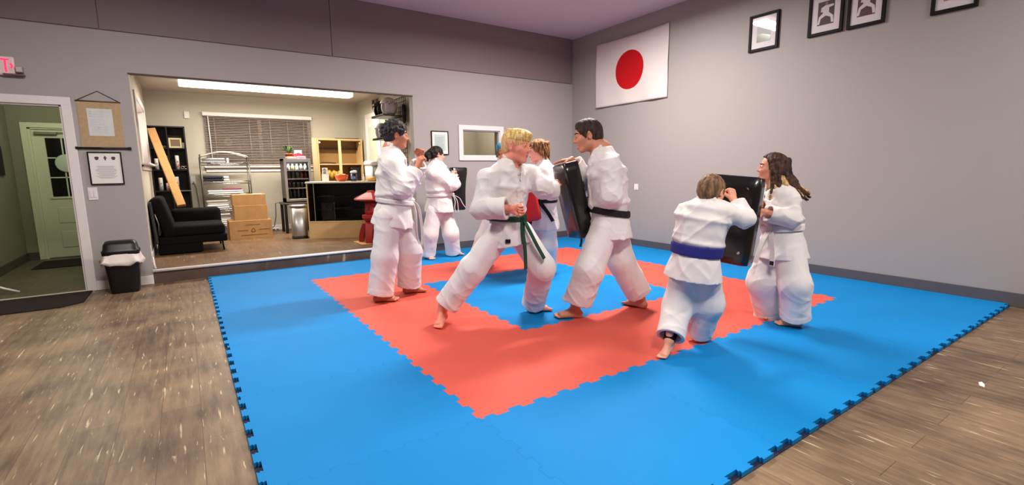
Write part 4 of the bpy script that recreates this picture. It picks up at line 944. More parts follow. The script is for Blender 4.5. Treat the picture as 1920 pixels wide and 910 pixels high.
def helmet(c, m, label, s=1., holes=True):
    t = thing('head_guard', label, 'helmet', c, group='sparring helmets on the gear rack')
    bm = B(); c = Vector(c)
    bmesh.ops.create_uvsphere(bm, u_segments=28, v_segments=18, radius=1, matrix=Matrix.Translation(c + Vector((0, 0, .115 * s))) @ Matrix.Diagonal((.125 * s, .10 * s, .135 * s, 1)))
    kill = [v for v in bm.verts if v.co.z < c.z + .004 or (v.co.x < c.x - .062 * s and v.co.z < c.z + .15 * s and abs(v.co.y - c.y) < .062 * s)]
    bmesh.ops.delete(bm, geom=kill, context='VERTS')
    bmesh.ops.solidify(bm, geom=list(bm.faces), thickness=.016)
    for f in bm.faces: f.smooth = True
    obj('shell', bm, m, t)
    for q in (-1, 1): bm = B(); ell(bm, c + Vector((.02, q * .09 * s, .09 * s)), (.045 * s, .02, .055 * s)); obj('ear_pad', bm, m, t)
    if holes:
        bm = B()
        for q in range(9):
            a = -.9 + q * .25; ell(bm, c + Vector((.02 + .1 * s * math.sin(a), -.102 * s * math.cos(a * .8), .16 * s + .02 * math.sin(q * 2.1))), (.008, .008, .008))
        obj('vent_hole', bm, M_inkd, t)
M_hw = mat('white_foam_gear', (224, 220, 220), .4); M_hb = mat('black_foam_gear', (18, 17, 19), .35)
helmet((2.84, 7.13, 2.24), M_hw, 'white sparring helmet on the upper gear shelf', 1.22)
helmet((2.82, 7.48, 2.24), M_hb, 'black sparring helmet on the upper gear shelf', 1.15, False)
helmet((2.80, 7.42, 1.86), M_hw, 'white sparring helmet on the lower gear shelf', 1.12)
bm = B(); ell(bm, (gx - .04, 6.93, 2.33), (.04, .05, .09)); ell(bm, (gx - .03, 6.95, 2.2), (.035, .04, .1)); tag(obj('sparring_glove', bm, M_hb, smooth=True), 'black padded glove hanging at the near edge of the gear grid', 'glove')
# ------------------------------------------------------------------ organic surfaces: distance fields meshed with surface nets
V3 = lambda p: np.array(p, float)
def nrm(v): v = V3(v); return v / (np.linalg.norm(v) + 1e-12)
class P_:  # a primitive
    pass
def rc(a, b, r1, r2=None, k=.02, sub=False, flat=(0, 0), fold=None):
    p = P_(); p.t = 'rc'; p.a = V3(a); p.b = V3(b); p.r1 = r1; p.r2 = r1 if r2 is None else r2; p.k = k; p.sub = sub; p.flat = flat; p.fold = fold
    m = max(p.r1, p.r2); p.lo = np.minimum(p.a, p.b) - m; p.hi = np.maximum(p.a, p.b) + m; return p
def et(a, b, lat, ra, rb, k=.03, sub=False, flat=(0, 0), fold=None):
    p = P_(); p.t = 'et'; p.a = V3(a); p.b = V3(b); ax = nrm(p.b - p.a); l = V3(lat); l = nrm(l - ax * (l @ ax)); p.l = l; p.f = np.cross(ax, l); p.ra = ra; p.rb = rb; p.k = k; p.sub = sub; p.flat = flat; p.fold = fold
    m = max(*ra, *rb); p.lo = np.minimum(p.a, p.b) - m; p.hi = np.maximum(p.a, p.b) + m; return p
def elp(c, R, r, k=.015, sub=False):
    """ellipsoid, R rows = local axes"""
    p = P_(); p.t = 'el'; p.c = V3(c); p.R = np.array(R, float); p.r = V3(r); p.k = k; p.sub = sub; p.fold = None
    m = max(r); p.lo = p.c - m; p.hi = p.c + m; return p
def dist(p, X):
    if p.t == 'el':
        q = (X - p.c) @ p.R.T; a = q / p.r; k0 = np.sqrt((a * a).sum(-1)) + 1e-9; b = a / p.r; k1 = np.sqrt((b * b).sum(-1)) + 1e-9
        return k0 * (k0 - 1) / k1
    ba = p.b - p.a; L = np.linalg.norm(ba) + 1e-9; ax = ba / L; pa = X - p.a; h = pa @ ax; t = np.clip(h / L, 0, 1)
    if p.t == 'rc':
        q = pa - np.multiply.outer(h, ax); rad = np.sqrt((q * q).sum(-1)); over = h - t * L
        r = p.r1 + (p.r2 - p.r1) * t
        d = np.sqrt(rad * rad + over * over) - r
        if p.flat[0] or p.flat[1]: dr = rad - r
    else:
        q = pa - np.multiply.outer(h, ax); x = q @ p.l; y = q @ p.f
        rx = p.ra[0] + (p.rb[0] - p.ra[0]) * t; ry = p.ra[1] + (p.rb[1] - p.ra[1]) * t
        rad = np.sqrt(x * x + y * y) + 1e-9; k0 = np.sqrt((x / rx) ** 2 + (y / ry) ** 2) + 1e-9
        dr = rad * (1 - 1 / k0); dr = np.maximum(dr, -np.minimum(rx, ry)); over = np.abs(h - t * L)
        d = np.where(over > 0, np.where(dr > 0, np.sqrt(np.maximum(dr, 0) ** 2 + over ** 2), np.maximum(dr, over) if False else over + np.minimum(dr, 0) * .6), dr)
    if p.flat[0]: d = np.where(h < L * .5, np.maximum(dr, -h), d)
    if p.flat[1]: d = np.where(h >= L * .5, np.maximum(dr, h - L), d)
    if p.fold is not None:
        amp, f, m, ph, env = p.fold
        u, w = frame_of(Vector(ax)); phi = np.arctan2(q @ V3(w), q @ V3(u))
        if m >= 3:      # folds running along the limb
            th = m * phi * .5 + 2.2 * np.sin(5 * h + ph) + .8 * np.sin(2 * phi + ph * 3); mk = np.sin(8 * h + phi + ph * 2)
        else:           # folds wrapping across it, on a slant
            th = PI * f * h + 2.1 * np.sin(phi + ph) + .9 * np.sin(2 * phi + 3 * ph + 4 * h); mk = np.sin(2 * phi + 9 * h + ph * 2) + .5 * np.sin(phi - 14 * h + ph)
        s = (1 - np.abs(np.sin(th))) ** 1.8
        e = 1. if env == 0 else (t ** 2 if env == 1 else (1 - t) ** 2 if env == 2 else .35 + .65 * (2 * t - 1) ** 2)
        d = d - amp * s * e * np.clip(.45 + .55 * mk, 0, 1)
    return d
def combine(prims, X, blocks=None, pad=.05):
    """X (n,m,3) blocked points; blocks: (centre lo, hi) for culling"""
    D = np.full(X.shape[:2], .25); lo, hi = X.min(1), X.max(1)
    for p in prims:
        g = pad + p.k
        s = np.all((hi >= p.lo - g) & (lo <= p.hi + g), axis=1)
        if not s.any(): continue
        d = dist(p, X[s]); D0 = D[s]
        if p.sub:
            k = p.k; h = np.maximum(k - np.abs(D0 + d), 0) / k; D[s] = np.maximum(D0, -d) + h * h * k * .25
        else:
            k = p.k; h = np.maximum(k - np.abs(D0 - d), 0) / k; D[s] = np.minimum(D0, d) - h * h * k * .25
    return D
def net(prims, h, final=None, only=None):
    """mesh of the zero set -> verts, quads"""
    adds = [p for p in prims if not p.sub]
    lo = np.min([p.lo for p in adds], 0) - .04; hi = np.max([p.hi for p in adds], 0) + .04
    if only is not None: lo = np.maximum(lo, only[0]); hi = np.minimum(hi, only[1])
    K = 8; nb = np.maximum(np.ceil((hi - lo) / (h * K)).astype(int), 1)
    g = np.stack(np.meshgrid(*[np.arange(n) for n in nb], indexing='ij'), -1).reshape(-1, 3)
    cen = lo + (g + .5) * K * h
    half = K * h * .5
    # blocks whose centre lies within reach of the surface
    D = combine(prims, cen[:, None, :], pad=.15)
    if final is not None: D = final(cen[:, None, :], D)
    D = D[:, 0]; act = np.abs(D) < half * 1.75 + .028
    loc = np.stack(np.meshgrid(*[np.arange(K)] * 3, indexing='ij'), -1).reshape(-1, 3)
    dense = np.repeat(np.repeat(np.repeat(D.reshape(nb), K, 0), K, 1), K, 2).astype(np.float32)
    ga = g[act]
    for s in range(0, len(ga), 1500):
        gb = ga[s:s + 1500]; idx = gb[:, None, :] * K + loc[None]
        X = lo + idx * h
        d = combine(prims, X)
        if final is not None: d = final(X, d)
        dense[idx[..., 0], idx[..., 1], idx[..., 2]] = d
    S = dense < 0
    c8 = [(i, j, k) for i in (0, 1) for j in (0, 1) for k in (0, 1)]
    sh = [n - 1 for n in S.shape]; sl = lambda A, o: A[o[0]:o[0] + sh[0], o[1]:o[1] + sh[1], o[2]:o[2] + sh[2]]
    cnt = sum(sl(S, o).astype(np.int8) for o in c8); cell = (cnt > 0) & (cnt < 8)
    ci = np.argwhere(cell); vid = np.full(cell.shape, -1, np.int32); vid[cell] = np.arange(len(ci))
    acc = np.zeros((len(ci), 3)); num = np.zeros(len(ci))
    for o in c8:
        for ax in range(3):
            if o[ax]: continue
            o2 = list(o); o2[ax] = 1
            A = dense[ci[:, 0] + o[0], ci[:, 1] + o[1], ci[:, 2] + o[2]]; Bv = dense[ci[:, 0] + o2[0], ci[:, 1] + o2[1], ci[:, 2] + o2[2]]
            m = (A < 0) != (Bv < 0); t = np.where(m, A / np.where(m, A - Bv, 1), 0)
            pt = np.tile(V3(o), (len(ci), 1)); pt[:, ax] += t; acc += pt * m[:, None]; num += m
    vs = lo + (ci + acc / np.maximum(num, 1)[:, None]) * h
    quads = []
    for ax in range(3):
        a1, a2 = (ax + 1) % 3, (ax + 2) % 3
        o = [0, 0, 0]; o[ax] = 1
        n = list(S.shape); n[ax] -= 1
        s0 = S[tuple(slice(0, q) for q in n)]; s1 = S[tuple(slice(o[q], o[q] + n[q]) for q in range(3))]
        e = np.argwhere(s0 != s1); e = e[(e[:, a1] > 0) & (e[:, a2] > 0) & (e[:, a1] < sh[a1]) & (e[:, a2] < sh[a2])]
        if not len(e): continue
        inside = s0[e[:, 0], e[:, 1], e[:, 2]]
        def vv(d1, d2):
            f = e.copy(); f[:, a1] -= d1; f[:, a2] -= d2; return vid[f[:, 0], f[:, 1], f[:, 2]]
        q = np.stack([vv(1, 1), vv(0, 1), vv(0, 0), vv(1, 0)], 1)
        q[~inside] = q[~inside][:, ::-1]; quads.append(q)
    q = np.concatenate(quads); q = q[(q >= 0).all(1)]
    return vs, q
def relax(vs, q, n=1, w=.35):
    e = np.concatenate([q[:, [0, 1]], q[:, [1, 2]], q[:, [2, 3]], q[:, [3, 0]]])
    for _ in range(n):
        acc = np.zeros_like(vs); c = np.zeros(len(vs))
        for a, b in ((0, 1), (1, 0)):
            for d in range(3): acc[:, d] += np.bincount(e[:, a], weights=vs[e[:, b], d], minlength=len(vs))
            c += np.bincount(e[:, a], minlength=len(vs))
        vs = vs + w * (acc / np.maximum(c, 1)[:, None] - vs)
    return vs
def soft_obj(name, prims, h, m, parent, final=None, smooth=1, only=None):
    vs, q = net(prims, h, final, only)
    vs = relax(vs, q, smooth) - V3(wloc(parent))
    me = bpy.data.meshes.new(name)
    me.vertices.add(len(vs)); me.vertices.foreach_set('co', vs.astype(np.float32).ravel())
    me.loops.add(len(q) * 4); me.loops.foreach_set('vertex_index', q.astype(np.int32).ravel())
    me.polygons.add(len(q)); me.polygons.foreach_set('loop_start', np.arange(len(q), dtype=np.int32) * 4); me.polygons.foreach_set('loop_total', np.full(len(q), 4, np.int32))
    me.polygons.foreach_set('use_smooth', np.ones(len(q), bool))
    me.update(calc_edges=True); me.validate()
    me.materials.append(m)
    o = bpy.data.objects.new(name, me); COL.objects.link(o); o.parent = parent
    return o
def waves(X, seed, lam, amp):
    r = np.random.RandomState(seed); out = 0
    for l, a in zip(lam, amp):
        for _ in range(3):
            d = r.randn(3); d /= np.linalg.norm(d); ph = r.rand() * 6.28
            d2 = r.randn(3); d2 /= np.linalg.norm(d2)
            s = np.sin((X @ d) * 2 * PI / l + ph + 1.7 * np.sin((X @ d2) * 2 * PI / (l * 2.3) + ph * 2)); out = out + a * (s * np.abs(s)) / 1.7
    return out
def creases(X, seed, lam, amp):
    """thin fading creases in cloth"""
    r = np.random.RandomState(seed + 500); out = 0
    for l, a in zip(lam, amp):
        for _ in range(3):
            d = r.randn(3); d[2] *= .6; d /= np.linalg.norm(d); d2 = r.randn(3); d2 /= np.linalg.norm(d2); d3 = r.randn(3); d3 /= np.linalg.norm(d3); ph = r.rand() * 6.28
            s = (1 - np.abs(np.sin((X @ d) * PI / l + ph + .9 * np.sin((X @ d2) * 2 * PI / (l * 3.6) + ph * 2)))) ** 2.5
            out = out + a * s * np.clip(.25 + .9 * np.sin((X @ d3) * 2 * PI / (l * 3.6) + 2 * ph), 0, 1)
    return out

# ------------------------------------------------------------------ people
def skin(name, rgb):
    m = mat(name, rgb, .5, spec=.4, noise=.06, nscale=14, bump=.04, bscale=220)
    b = m.node_tree.nodes['Principled BSDF']; b.inputs['Subsurface Weight'].default_value = .12; b.inputs['Subsurface Radius'].default_value = (.02, .008, .004); b.inputs['Subsurface Scale'].default_value = .5
    return m
def hairmat(name, rgb, rgb2, sc=55):
    m = bpy.data.materials.new(name); m.use_nodes = True; nt = m.node_tree; b = nt.nodes['Principled BSDF']
    tc = nt.nodes.new('ShaderNodeTexCoord'); mp = nt.nodes.new('ShaderNodeMapping'); mp.inputs['Scale'].default_value = (1, 1, .22); nt.links.new(tc.outputs['Object'], mp.inputs[0])
    n = nt.nodes.new('ShaderNodeTexNoise'); n.inputs['Scale'].default_value = sc; n.inputs['Detail'].default_value = 4; nt.links.new(mp.outputs[0], n.inputs['Vector'])
    r = nt.nodes.new('ShaderNodeMapRange'); r.inputs[1].default_value = .38; r.inputs[2].default_value = .62; nt.links.new(n.outputs['Fac'], r.inputs[0])
    mx = nt.nodes.new('ShaderNodeMix'); mx.data_type = 'RGBA'; mx.inputs[6].default_value = (*s2l(rgb), 1); mx.inputs[7].default_value = (*s2l(rgb2), 1); nt.links.new(r.outputs[0], mx.inputs[0]); nt.links.new(mx.outputs[2], b.inputs['Base Color'])
    b.inputs['Roughness'].default_value = .62; b.inputs['Specular IOR Level'].default_value = .3; bp = nt.nodes.new('ShaderNodeBump'); bp.inputs['Strength'].default_value = .6; bp.inputs['Distance'].default_value = .006; nt.links.new(n.outputs['Fac'], bp.inputs['Height']); nt.links.new(bp.outputs[0], b.inputs['Normal'])
    return m
M_gi = mat('white_cotton_gi', (226, 221, 220), .85, spec=.2, bump=.18, bscale=700, sheen=.1)
M_lip = mat('lips', (176, 92, 84), .45); M_teeth = mat('teeth', (230, 222, 210), .3)
M_eye = mat('eye_white', (220, 214, 208), .2); M_iris = mat('iris_dark', (40, 30, 26), .15)
GZ = MT + .006

def hand_prims(w, d, n, side, S, curl, spread=.10, thumb='side'):
    w = V3(w); d = nrm(d); n = V3(n); n = nrm(n - d * (n @ d)); t = np.cross(d, n) * (1 if side == 'R' else -1)
    out = [et(w - d * .01, w + d * .088 * S, t, (.028 * S, .019 * S), (.041 * S, .014 * S), k=.012)]
    for i, (off, L) in enumerate(((1.5, .074), (.5, .083), (-.5, .077), (-1.5, .060))):
        base = w + d * (.088 - .004 * abs(off - .3)) * S + t * off * .0205 * S
        a = 0; p = base; fd = nrm(d + t * off * spread)
        for fr, c, r in ((.45, curl[0], .0098), (.31, curl[1], .0088), (.24, curl[2], .0080)):
            a += c; dv = nrm(fd * math.cos(a) + n * math.sin(a)); q = p + dv * L * fr * S
            out.append(rc(p, q, r * S, (r - .0007) * S, k=.004)); p = q
        out.append(rc(base - d * .03 * S, base, .011 * S, .0105 * S, k=.008))
    b = w + d * .022 * S + t * .026 * S + n * .006 * S
    if thumb == 'fist':
        p1 = b + nrm(d * .75 + t * .45 + n * .5) * .046 * S; p2 = p1 + nrm(d * .35 - t * .5 + n * .7) * .034 * S
    else:
        p1 = b + nrm(d * .7 + t * .65 + n * .35) * .045 * S; p2 = p1 + nrm(d * .85 + t * .25 + n * .3) * .033 * S
    out += [rc(b - d * .015 * S, b, .014 * S, .0145 * S, k=.012), rc(b, p1, .0145 * S, .0115 * S, k=.006), rc(p1, p2, .0112 * S, .009 * S, k=.004)]
    return out
def foot_prims(A, T, med, S):
    """ankle, toe tip on the ground, unit vector to the inner side"""
    A = V3(A); T = V3(T); fd = T - A; fd[2] = 0; dist_ = np.linalg.norm(fd); fd = nrm(fd); med = V3(med); med = nrm(med - fd * (med @ fd)); med[2] = 0
    Lf = .245 * S; g = GZ
    T = V3((T[0], T[1], g)); heel = V3((A[0], A[1], max(A[2] - .062 * S, g + .030 * S))) - fd * .032 * S
    # keep the foot's own length: slide the toe tip along its direction
    hor = max(Lf * .98 - .03 * S, .1); hz = heel[2] - (g + .03 * S); hor = math.sqrt(max(hor ** 2 - hz ** 2, .01)); T = V3((heel[0], heel[1], g)) + fd * hor
    ball = T - fd * .062 * S; up = V3((0, 0, 1))
    out = [rc(A + up * .05, A - fd * .006, .036 * S, .034 * S, k=.02), elp(heel, np.stack([fd, np.cross(up, fd), up]), (.036 * S, .031 * S, .032 * S), k=.02), rc(A, heel, .031 * S, .027 * S, k=.02)]
    for s, r in ((1, .0225), (-1, .0195)):
        c = ball + med * s * .022 * S + up * r * S * .98; out.append(rc(heel - up * .006 * S + med * s * .008 * S, c, .024 * S, r * S, k=.02))
    out.append(rc(A + fd * .012 * S - up * .012 * S, ball + up * .026 * S, .030 * S, .018 * S, k=.03))
    for i in range(5):
        o = (.036 - .0172 * i) * S; r = (.0135 if i == 0 else .0098 - .0004 * i) * S; L = (.062 - (.0 if i == 0 else .003 * i + .001 * i * i)) * S
        p0 = ball + med * o * .85 + up * r * 1.5; p1 = ball + med * o + fd * (L - r) + up * r * 1.0
        out.append(rc(p0, p1, r * 1.1, r, k=.005))
    out.append(rc(A + med * .026 * S, A + med * .027 * S, .013 * S, k=.012)); out.append(rc(A - med * .026 * S - up * .006, A - med * .027 * S, .013 * S, k=.012))
    return out
class Head:
    def __init__(s, c, f, H, roll=0., pitch=0.):
        s.c = V3(c); s.H = H; f = nrm(f); up = V3((0, 0, 1)); l = nrm(np.cross(up, f))
        f2 = nrm(f * math.cos(pitch) + up * math.sin(pitch)); u = np.cross(f2, l)
        l2 = nrm(l * math.cos(roll) + u * math.sin(roll)); u2 = np.cross(f2, l2)
        s.f, s.l, s.u = f2, l2, u2; s.R = np.stack([l2, f2, u2])
    def __call__(s, x, y, z): return s.c + (s.l * x + s.f * y + s.u * z) * s.H
    def E(s, x, y, z, rx, ry, rz, k=.05, sub=False): return elp(s(x, y, z), s.R, (rx * s.H, ry * s.H, rz * s.H), k * s.H, sub)
    def C(s, a, b, r1, r2=None, k=.04, sub=False): return rc(s(*a), s(*b), r1 * s.H, (r1 if r2 is None else r2) * s.H, k * s.H, sub)
    def skull(s, nose=1., jaw=1., fem=0.):
        E, C = s.E, s.C
        o = [E(0, -.06, .13, .325, .415, .365), E(0, .08, -.13, .275 * jaw, .30, .345, k=.10), E(0, .272, -.385, .10 * jaw, .09, .085, k=.10)]
        for q in (-1, 1): o += [C((q * .20 * jaw, .03, -.26), (q * .10, .24, -.40), .085, .075, k=.08), C((q * .185, .22, -.07), (q * .12, .29, -.10), .095, .09, k=.07)]
        o += [C((-.13, .315, .115), (.13, .315, .115), .052 - .01 * fem, k=.05)]
        for q in (-1, 1): o.append(E(q * .135, .405, .035, .075, .055, .05, k=.05, sub=True))
        for q in (-1, 1):
            o.append(E(q * .135, .318, .033, .068, .066, .064, k=.012)); o.append(C((q * .098, .40, .033), (q * .178, .385, .034), .020, .019, k=.010, sub=True))
        o += [C((0, .365, .09), (0, .375 + .085 * nose, -.085), .030, .044, k=.04), C((0, .35, -.10), (0, .40 + .04 * nose, -.105), .045, .042, k=.03)]
        for q in (-1, 1): o.append(E(q * .05, .385 + .01 * nose, -.108, .036, .04, .034, k=.03))
        o += [C((-.075, .325, -.225), (.075, .325, -.225), .045, k=.04), C((-.06, .318, -.285), (.06, .318, -.285), .045, k=.04), C((-.085, .385, -.252), (.085, .385, -.252), .014, k=.015, sub=True)]
        for q in (-1, 1):
            o.append(elp(s(q * .335, -.03, .0), np.stack([nrm(s.l * 1. - s.f * .45 * q), nrm(s.f + s.l * .45 * q), s.u]), (.030 * s.H, .085 * s.H, .135 * s.H), .03 * s.H))
            o.append(elp(s(q * .365, .0, .01), s.R, (.022 * s.H, .045 * s.H, .075 * s.H), .02 * s.H, True))
        return o
def face_parts(hd, root, hairm, smile=0., brow=1., lids=True, mouth='closed'):
    H = hd.H
    for q in (-1, 1):
        bm = B(); c = hd(q * .135, .318, .035); bmesh.ops.create_uvsphere(bm, u_segments=24, v_segments=16, radius=.060 * H, matrix=Matrix.Translation(c))
        for f in bm.faces:
            f.smooth = True; n = nrm(np.array(f.calc_center_median()) - c)
            if n @ hd.f > .80: f.material_index = 1
        obj('eye', bm, [M_eye, M_iris], root, nrm=False)
        bm = B(); pts = [hd(q * x, y, z) for x, y, z in ((.055, .372, .118), (.10, .372, .138), (.16, .345, .142), (.215, .29, .118))]; tube(bm, pts, .014 * H, 7, rads=[.012 * H * brow, .017 * H * brow, .015 * H * brow, .007 * H]); obj('eyebrow', bm, hairm, root)
    bm = B(); w = .095 + .035 * smile; rise = .03 * smile
    top = [hd(x * w, .382 - .055 * abs(x) ** 1.5 * (1 + smile * .6), -.232 + rise * abs(x) ** 1.5 - .008 * (1 - abs(x))) for x in (-1, -.6, -.25, 0, .25, .6, 1)]
    drop = .0 if mouth == 'closed' else .05
    bot = [hd(x * w, .380 - .06 * abs(x) ** 1.5 * (1 + smile * .6) - .01 * drop, -.272 - drop * (1 - abs(x) ** 2) + (rise + .030 + drop * 0) * abs(x) ** 1.5) for x in (-1, -.6, -.25, 0, .25, .6, 1)]
    tube(bm, top, .015 * H, 7, rads=[.005 * H, .012 * H, .015 * H, .013 * H, .015 * H, .012 * H, .005 * H]); tube(bm, bot, .016 * H, 7, rads=[.005 * H, .013 * H, .017 * H, .018 * H, .017 * H, .013 * H, .005 * H])
    obj('lips', bm, M_lip, root)
    if mouth == 'open':
        bm = B(); ell(bm, hd(0, .345, -.262), (1, 1, 1)); 
        Mx = Matrix((hd.l * w * .78 * H, hd.f * .035 * H, hd.u * .030 * H)).transposed().to_4x4(); c = hd(0, .342, -.255)
        for v in bm.verts: v.co = Vector(c) + Mx.to_3x3() @ (v.co - Vector(hd(0, .345, -.262)))
        obj('teeth', bm, M_teeth, root)
SKN = {}

def person(key, J, ang, spec):
    """J: joints in metres; ang: heading of the picture's right; spec: build"""
    S = spec['S']; g = spec.get('girth', 1.)
    J = {k: V3(v) for k, v in J.items()}
    R2 = V3((math.cos(ang), math.sin(ang), 0)); A2 = V3((-math.sin(ang), math.cos(ang), 0)); UP = V3((0, 0, 1))
    dr = lambda th: R2 * math.cos(math.radians(th)) + A2 * math.sin(math.radians(th))
    F = dr(spec['front']); Lf = np.cross(UP, F)
    hip, wst, chs, nck = J['hips'], J['waist'], J['chest'], J['neck']
    base = V3(((J['anL'][0] + J['anR'][0]) / 2, (J['anL'][1] + J['anR'][1]) / 2, GZ))
    root = thing('person', spec['label'], 'person', base); SKN[root.name] = spec['skin']
    hd = Head(J['head'], dr(spec['hfront']), spec['H'], spec.get('hroll', 0.), spec.get('hpitch', 0.))
    hb = spec.get('h', .0065); hc = spec.get('hc', .0072)
    # ---- body (skin), one continuous surface
    b = hd.skull(spec.get('nose', 1.), spec.get('jaw', 1.), spec.get('fem', 0.))
    nk = .058 * S * spec.get('neckw', 1.)
    b += [rc(hd(0, -.10, -.20), nck - F * .01, nk, nk * 1.12, k=.03), rc(nck, chs, nk * 1.1, .09 * S, k=.05),
          et(wst, chs, Lf, (.12 * S * g, .085 * S * g), (.15 * S * g, .095 * S * g), k=.05), et(hip, wst, Lf, (.13 * S * g, .09 * S * g), (.12 * S * g, .085 * S * g), k=.05)]
    for s in 'LR':
        sh, el, wr, hp, kn, an = (J[q + s] for q in ('sh', 'el', 'wr', 'hip', 'kn', 'an'))
        b += [rc(chs + (nck - chs) * .7, sh, .06 * S, .055 * S, k=.04), rc(sh, el, .052 * S, .042 * S, k=.03), rc(el, wr, .042 * S, .027 * S, k=.02)]
        hs = spec['hand' + s]; b += hand_prims(wr, R2 * hs[0][0] + A2 * hs[0][1] + UP * hs[0][2], R2 * hs[1][0] + A2 * hs[1][1] + UP * hs[1][2], s, S * spec.get('handS', 1.), hs[2], thumb='fist' if hs[2][0] > 1. else 'side')
        b += [rc(hp, kn, .085 * S, .058 * S, k=.04), rc(kn, an, .056 * S, .036 * S, k=.03)]
        med = (J['anR'] - J['anL']) * (1 if s == 'L' else -1); b += foot_prims(an, J['toe' + s], np.cross(UP, nrm((J['toe' + s] - an) * V3((1, 1, 0)))) * (-1 if s == 'L' else 1), S * spec.get('footS', 1.))
    soft_obj('body', b, hb, spec['skin'], root)
    if spec.get('face', True): face_parts(hd, root, spec['browm'], spec.get('smile', 0.), spec.get('browS', 1.), mouth=spec.get('mouth', 'closed'))
    sd = spec['seed']; noi = lambda X: waves(X, sd, (.22,), (.0026 * spec.get('wr', 1.),)) + creases(X, sd, (.14, .07), (.0078 * spec.get('wr', 1.), .0022 * spec.get('wr', 1.)))
    # ---- trousers
    tr = spec.get('leg', (.118, .105, .098)); tr = [tr[0] * .92 * S, tr[1] * S, tr[2] * S]; tp = []
    tp += [et(hip + (wst - hip) * .6, hip - UP * .06 * S, Lf, (.150 * S * g, .118 * S * g), (.158 * S * g, .125 * S * g), k=.05, fold=(.010 * S, 4., 7, sd, 1))]
    cav = []; cuffs = []
    for s in 'LR':
        hp, kn, an = J['hip' + s], J['kn' + s], J['an' + s]; hemf = spec.get('tr' + s, .88)
        he = kn + (an - kn) * hemf; ax = nrm(an - kn); rk, rh = tr[1], tr[2]
        a2 = spec.get('wide' + s, 1.)
        tp += [rc(hp, kn, tr[0], rk * a2, k=.05, fold=(.008 * S, 5., 1, sd + .3, 2)), rc(kn, he, rk * a2, rh * a2, k=.04, flat=(0, 1), fold=(.013 * S, 10., 1, sd + 1.1, 1))]
        cav.append(rc(he - ax * .06, he + ax * .03, rh * a2 * .74, rh * a2 * .84, k=.003, sub=True))
        if spec.get('cuff', True): cuffs.append(rc(he - ax * .055 * S, he, rh * a2 * 1.03, rh * a2 * 1.05, k=.004, flat=(1, 1)))
    soft_obj('trousers', tp + cuffs + cav, hc, M_gi, root, final=lambda X, d: d - .55 * noi(X))
    # ---- jacket
    ch, wa, hem = spec.get('chestR', (.205, .145)), spec.get('waistR', (.178, .142)), spec.get('hemR', (.225, .185))
    ch, wa, hem = [(q[0] * S * g, q[1] * S * g) for q in (ch, wa, hem)]
    ax = nrm(chs - wst); axd = nrm(hip - wst)
    belt = wst; hemp = wst + axd * spec.get('skirt', .24) * S
    w2 = belt + ax * .075 * S
    tor = [et(belt, w2, Lf, (wa[0] * .97, wa[1] * .97), (wa[0] * 1.06, wa[1] * 1.08), k=.02, fold=(.011 * S, 3., 9, sd, 1)), et(w2, chs, Lf, (wa[0] * 1.06, wa[1] * 1.08), ch, k=.04, fold=(.013 * S, 7., 1, sd + .7, 0)),
           et(chs, chs + (nck - chs) * .6, Lf, ch, (ch[0] * .72, ch[1] * .80), k=.05), et(chs + (nck - chs) * .6, nck + UP * .01 * S, Lf, (ch[0] * .72, ch[1] * .80), (nk * 1.5, nk * 1.45), k=.05)]
    skirt = et(belt, hemp, Lf, (wa[0] * .97, wa[1] * .97), hem, k=.012, flat=(0, 1), fold=(.014 * S, 2.5, 7, sd + 2, 1))
    sl = []; slc = []
    sr = [q * S for q in spec.get('slv', (.074, .082, .080))]
    for s in 'LR':
        sh, el, wr = J['sh' + s], J['el' + s], J['wr' + s]; ax2 = nrm(wr - el); se = el + (wr - el) * spec.get('slend' + s, .86)
        inn = nck + (sh - nck) * .22 - UP * .022 * S; sd2 = sh - UP * .022 * S
        sl += [rc(inn, sd2, .045 * S, sr[0] * .92, k=.06), rc(sd2, el, sr[0], sr[1], k=.045, fold=(.014 * S, 10., 1, sd + 3.1 + ord(s), 3)), rc(el, se, sr[1], sr[2], k=.03, flat=(0, 1), fold=(.014 * S, 11., 1, sd + ord(s), 2))]
        slc.append(rc(se - ax2 * .05, se + ax2 * .04, sr[2] * .70, sr[2] * .80, k=.003, sub=True))
    v0 = nck + F * nk * .95 + UP * .02 * S; vpt = chs + F * (ch[1] + .004) + (wst - chs) * spec.get('vdepth', .2)
    cutn = [rc(nck - UP * .005 * S, hd(0, -.10, -.2) + UP * .02, nk * 1.14, nk * 1.5, k=.01, sub=True), rc(v0, vpt, nk * .72, .006, k=.012, sub=True)]
    cav2 = [et(hemp - axd * .05, hemp + axd * .03, Lf, (hem[0] * .84, hem[1] * .84), (hem[0] * .91, hem[1] * .90), k=.003, sub=True)]
    bfront = wst + F * (wa[1] + .01)
    shell = tor + sl
    def snap(p, lift):
        p = V3(p)
        for _ in range(6):
            Q = np.array([[p, p + (.004, 0, 0), p + (0, .004, 0), p + (0, 0, .004)]]); d = combine(shell, Q, pad=.3)[0]; gr = (d[1:] - d[0]) / .004; n = nrm(gr); p = p - n * np.clip(d[0] - lift, -.03, .03)
        return p, n
    band = []
    for q in (1, -1):
        dn = nrm(hd(0, -.10, -.20) - nck); P = [nck - F * nk * 1.12 + dn * .046 * S, nck - F * nk * .72 + q * Lf * nk * .98 + dn * .042 * S, nck + q * Lf * nk * 1.24 + dn * .026 * S, nck + q * Lf * nk * 1.08 + F * nk * .9 - UP * .012 * S]
        N = [nrm(-F), nrm(-F + q * Lf), q * Lf, nrm(q * Lf * .6 + F * .8 + UP * .3)]
        tgt = [P[-1] + (vpt + q * Lf * .014 * S - P[-1]) * t for t in (.2, .4, .6, .8, 1.)] + [vpt + (bfront - q * Lf * .085 * S - vpt) * t for t in (.25, .5, .75, .97)]
        for tpt in tgt:
            pp, nn = snap(tpt, .003); P.append(pp); N.append(nn)
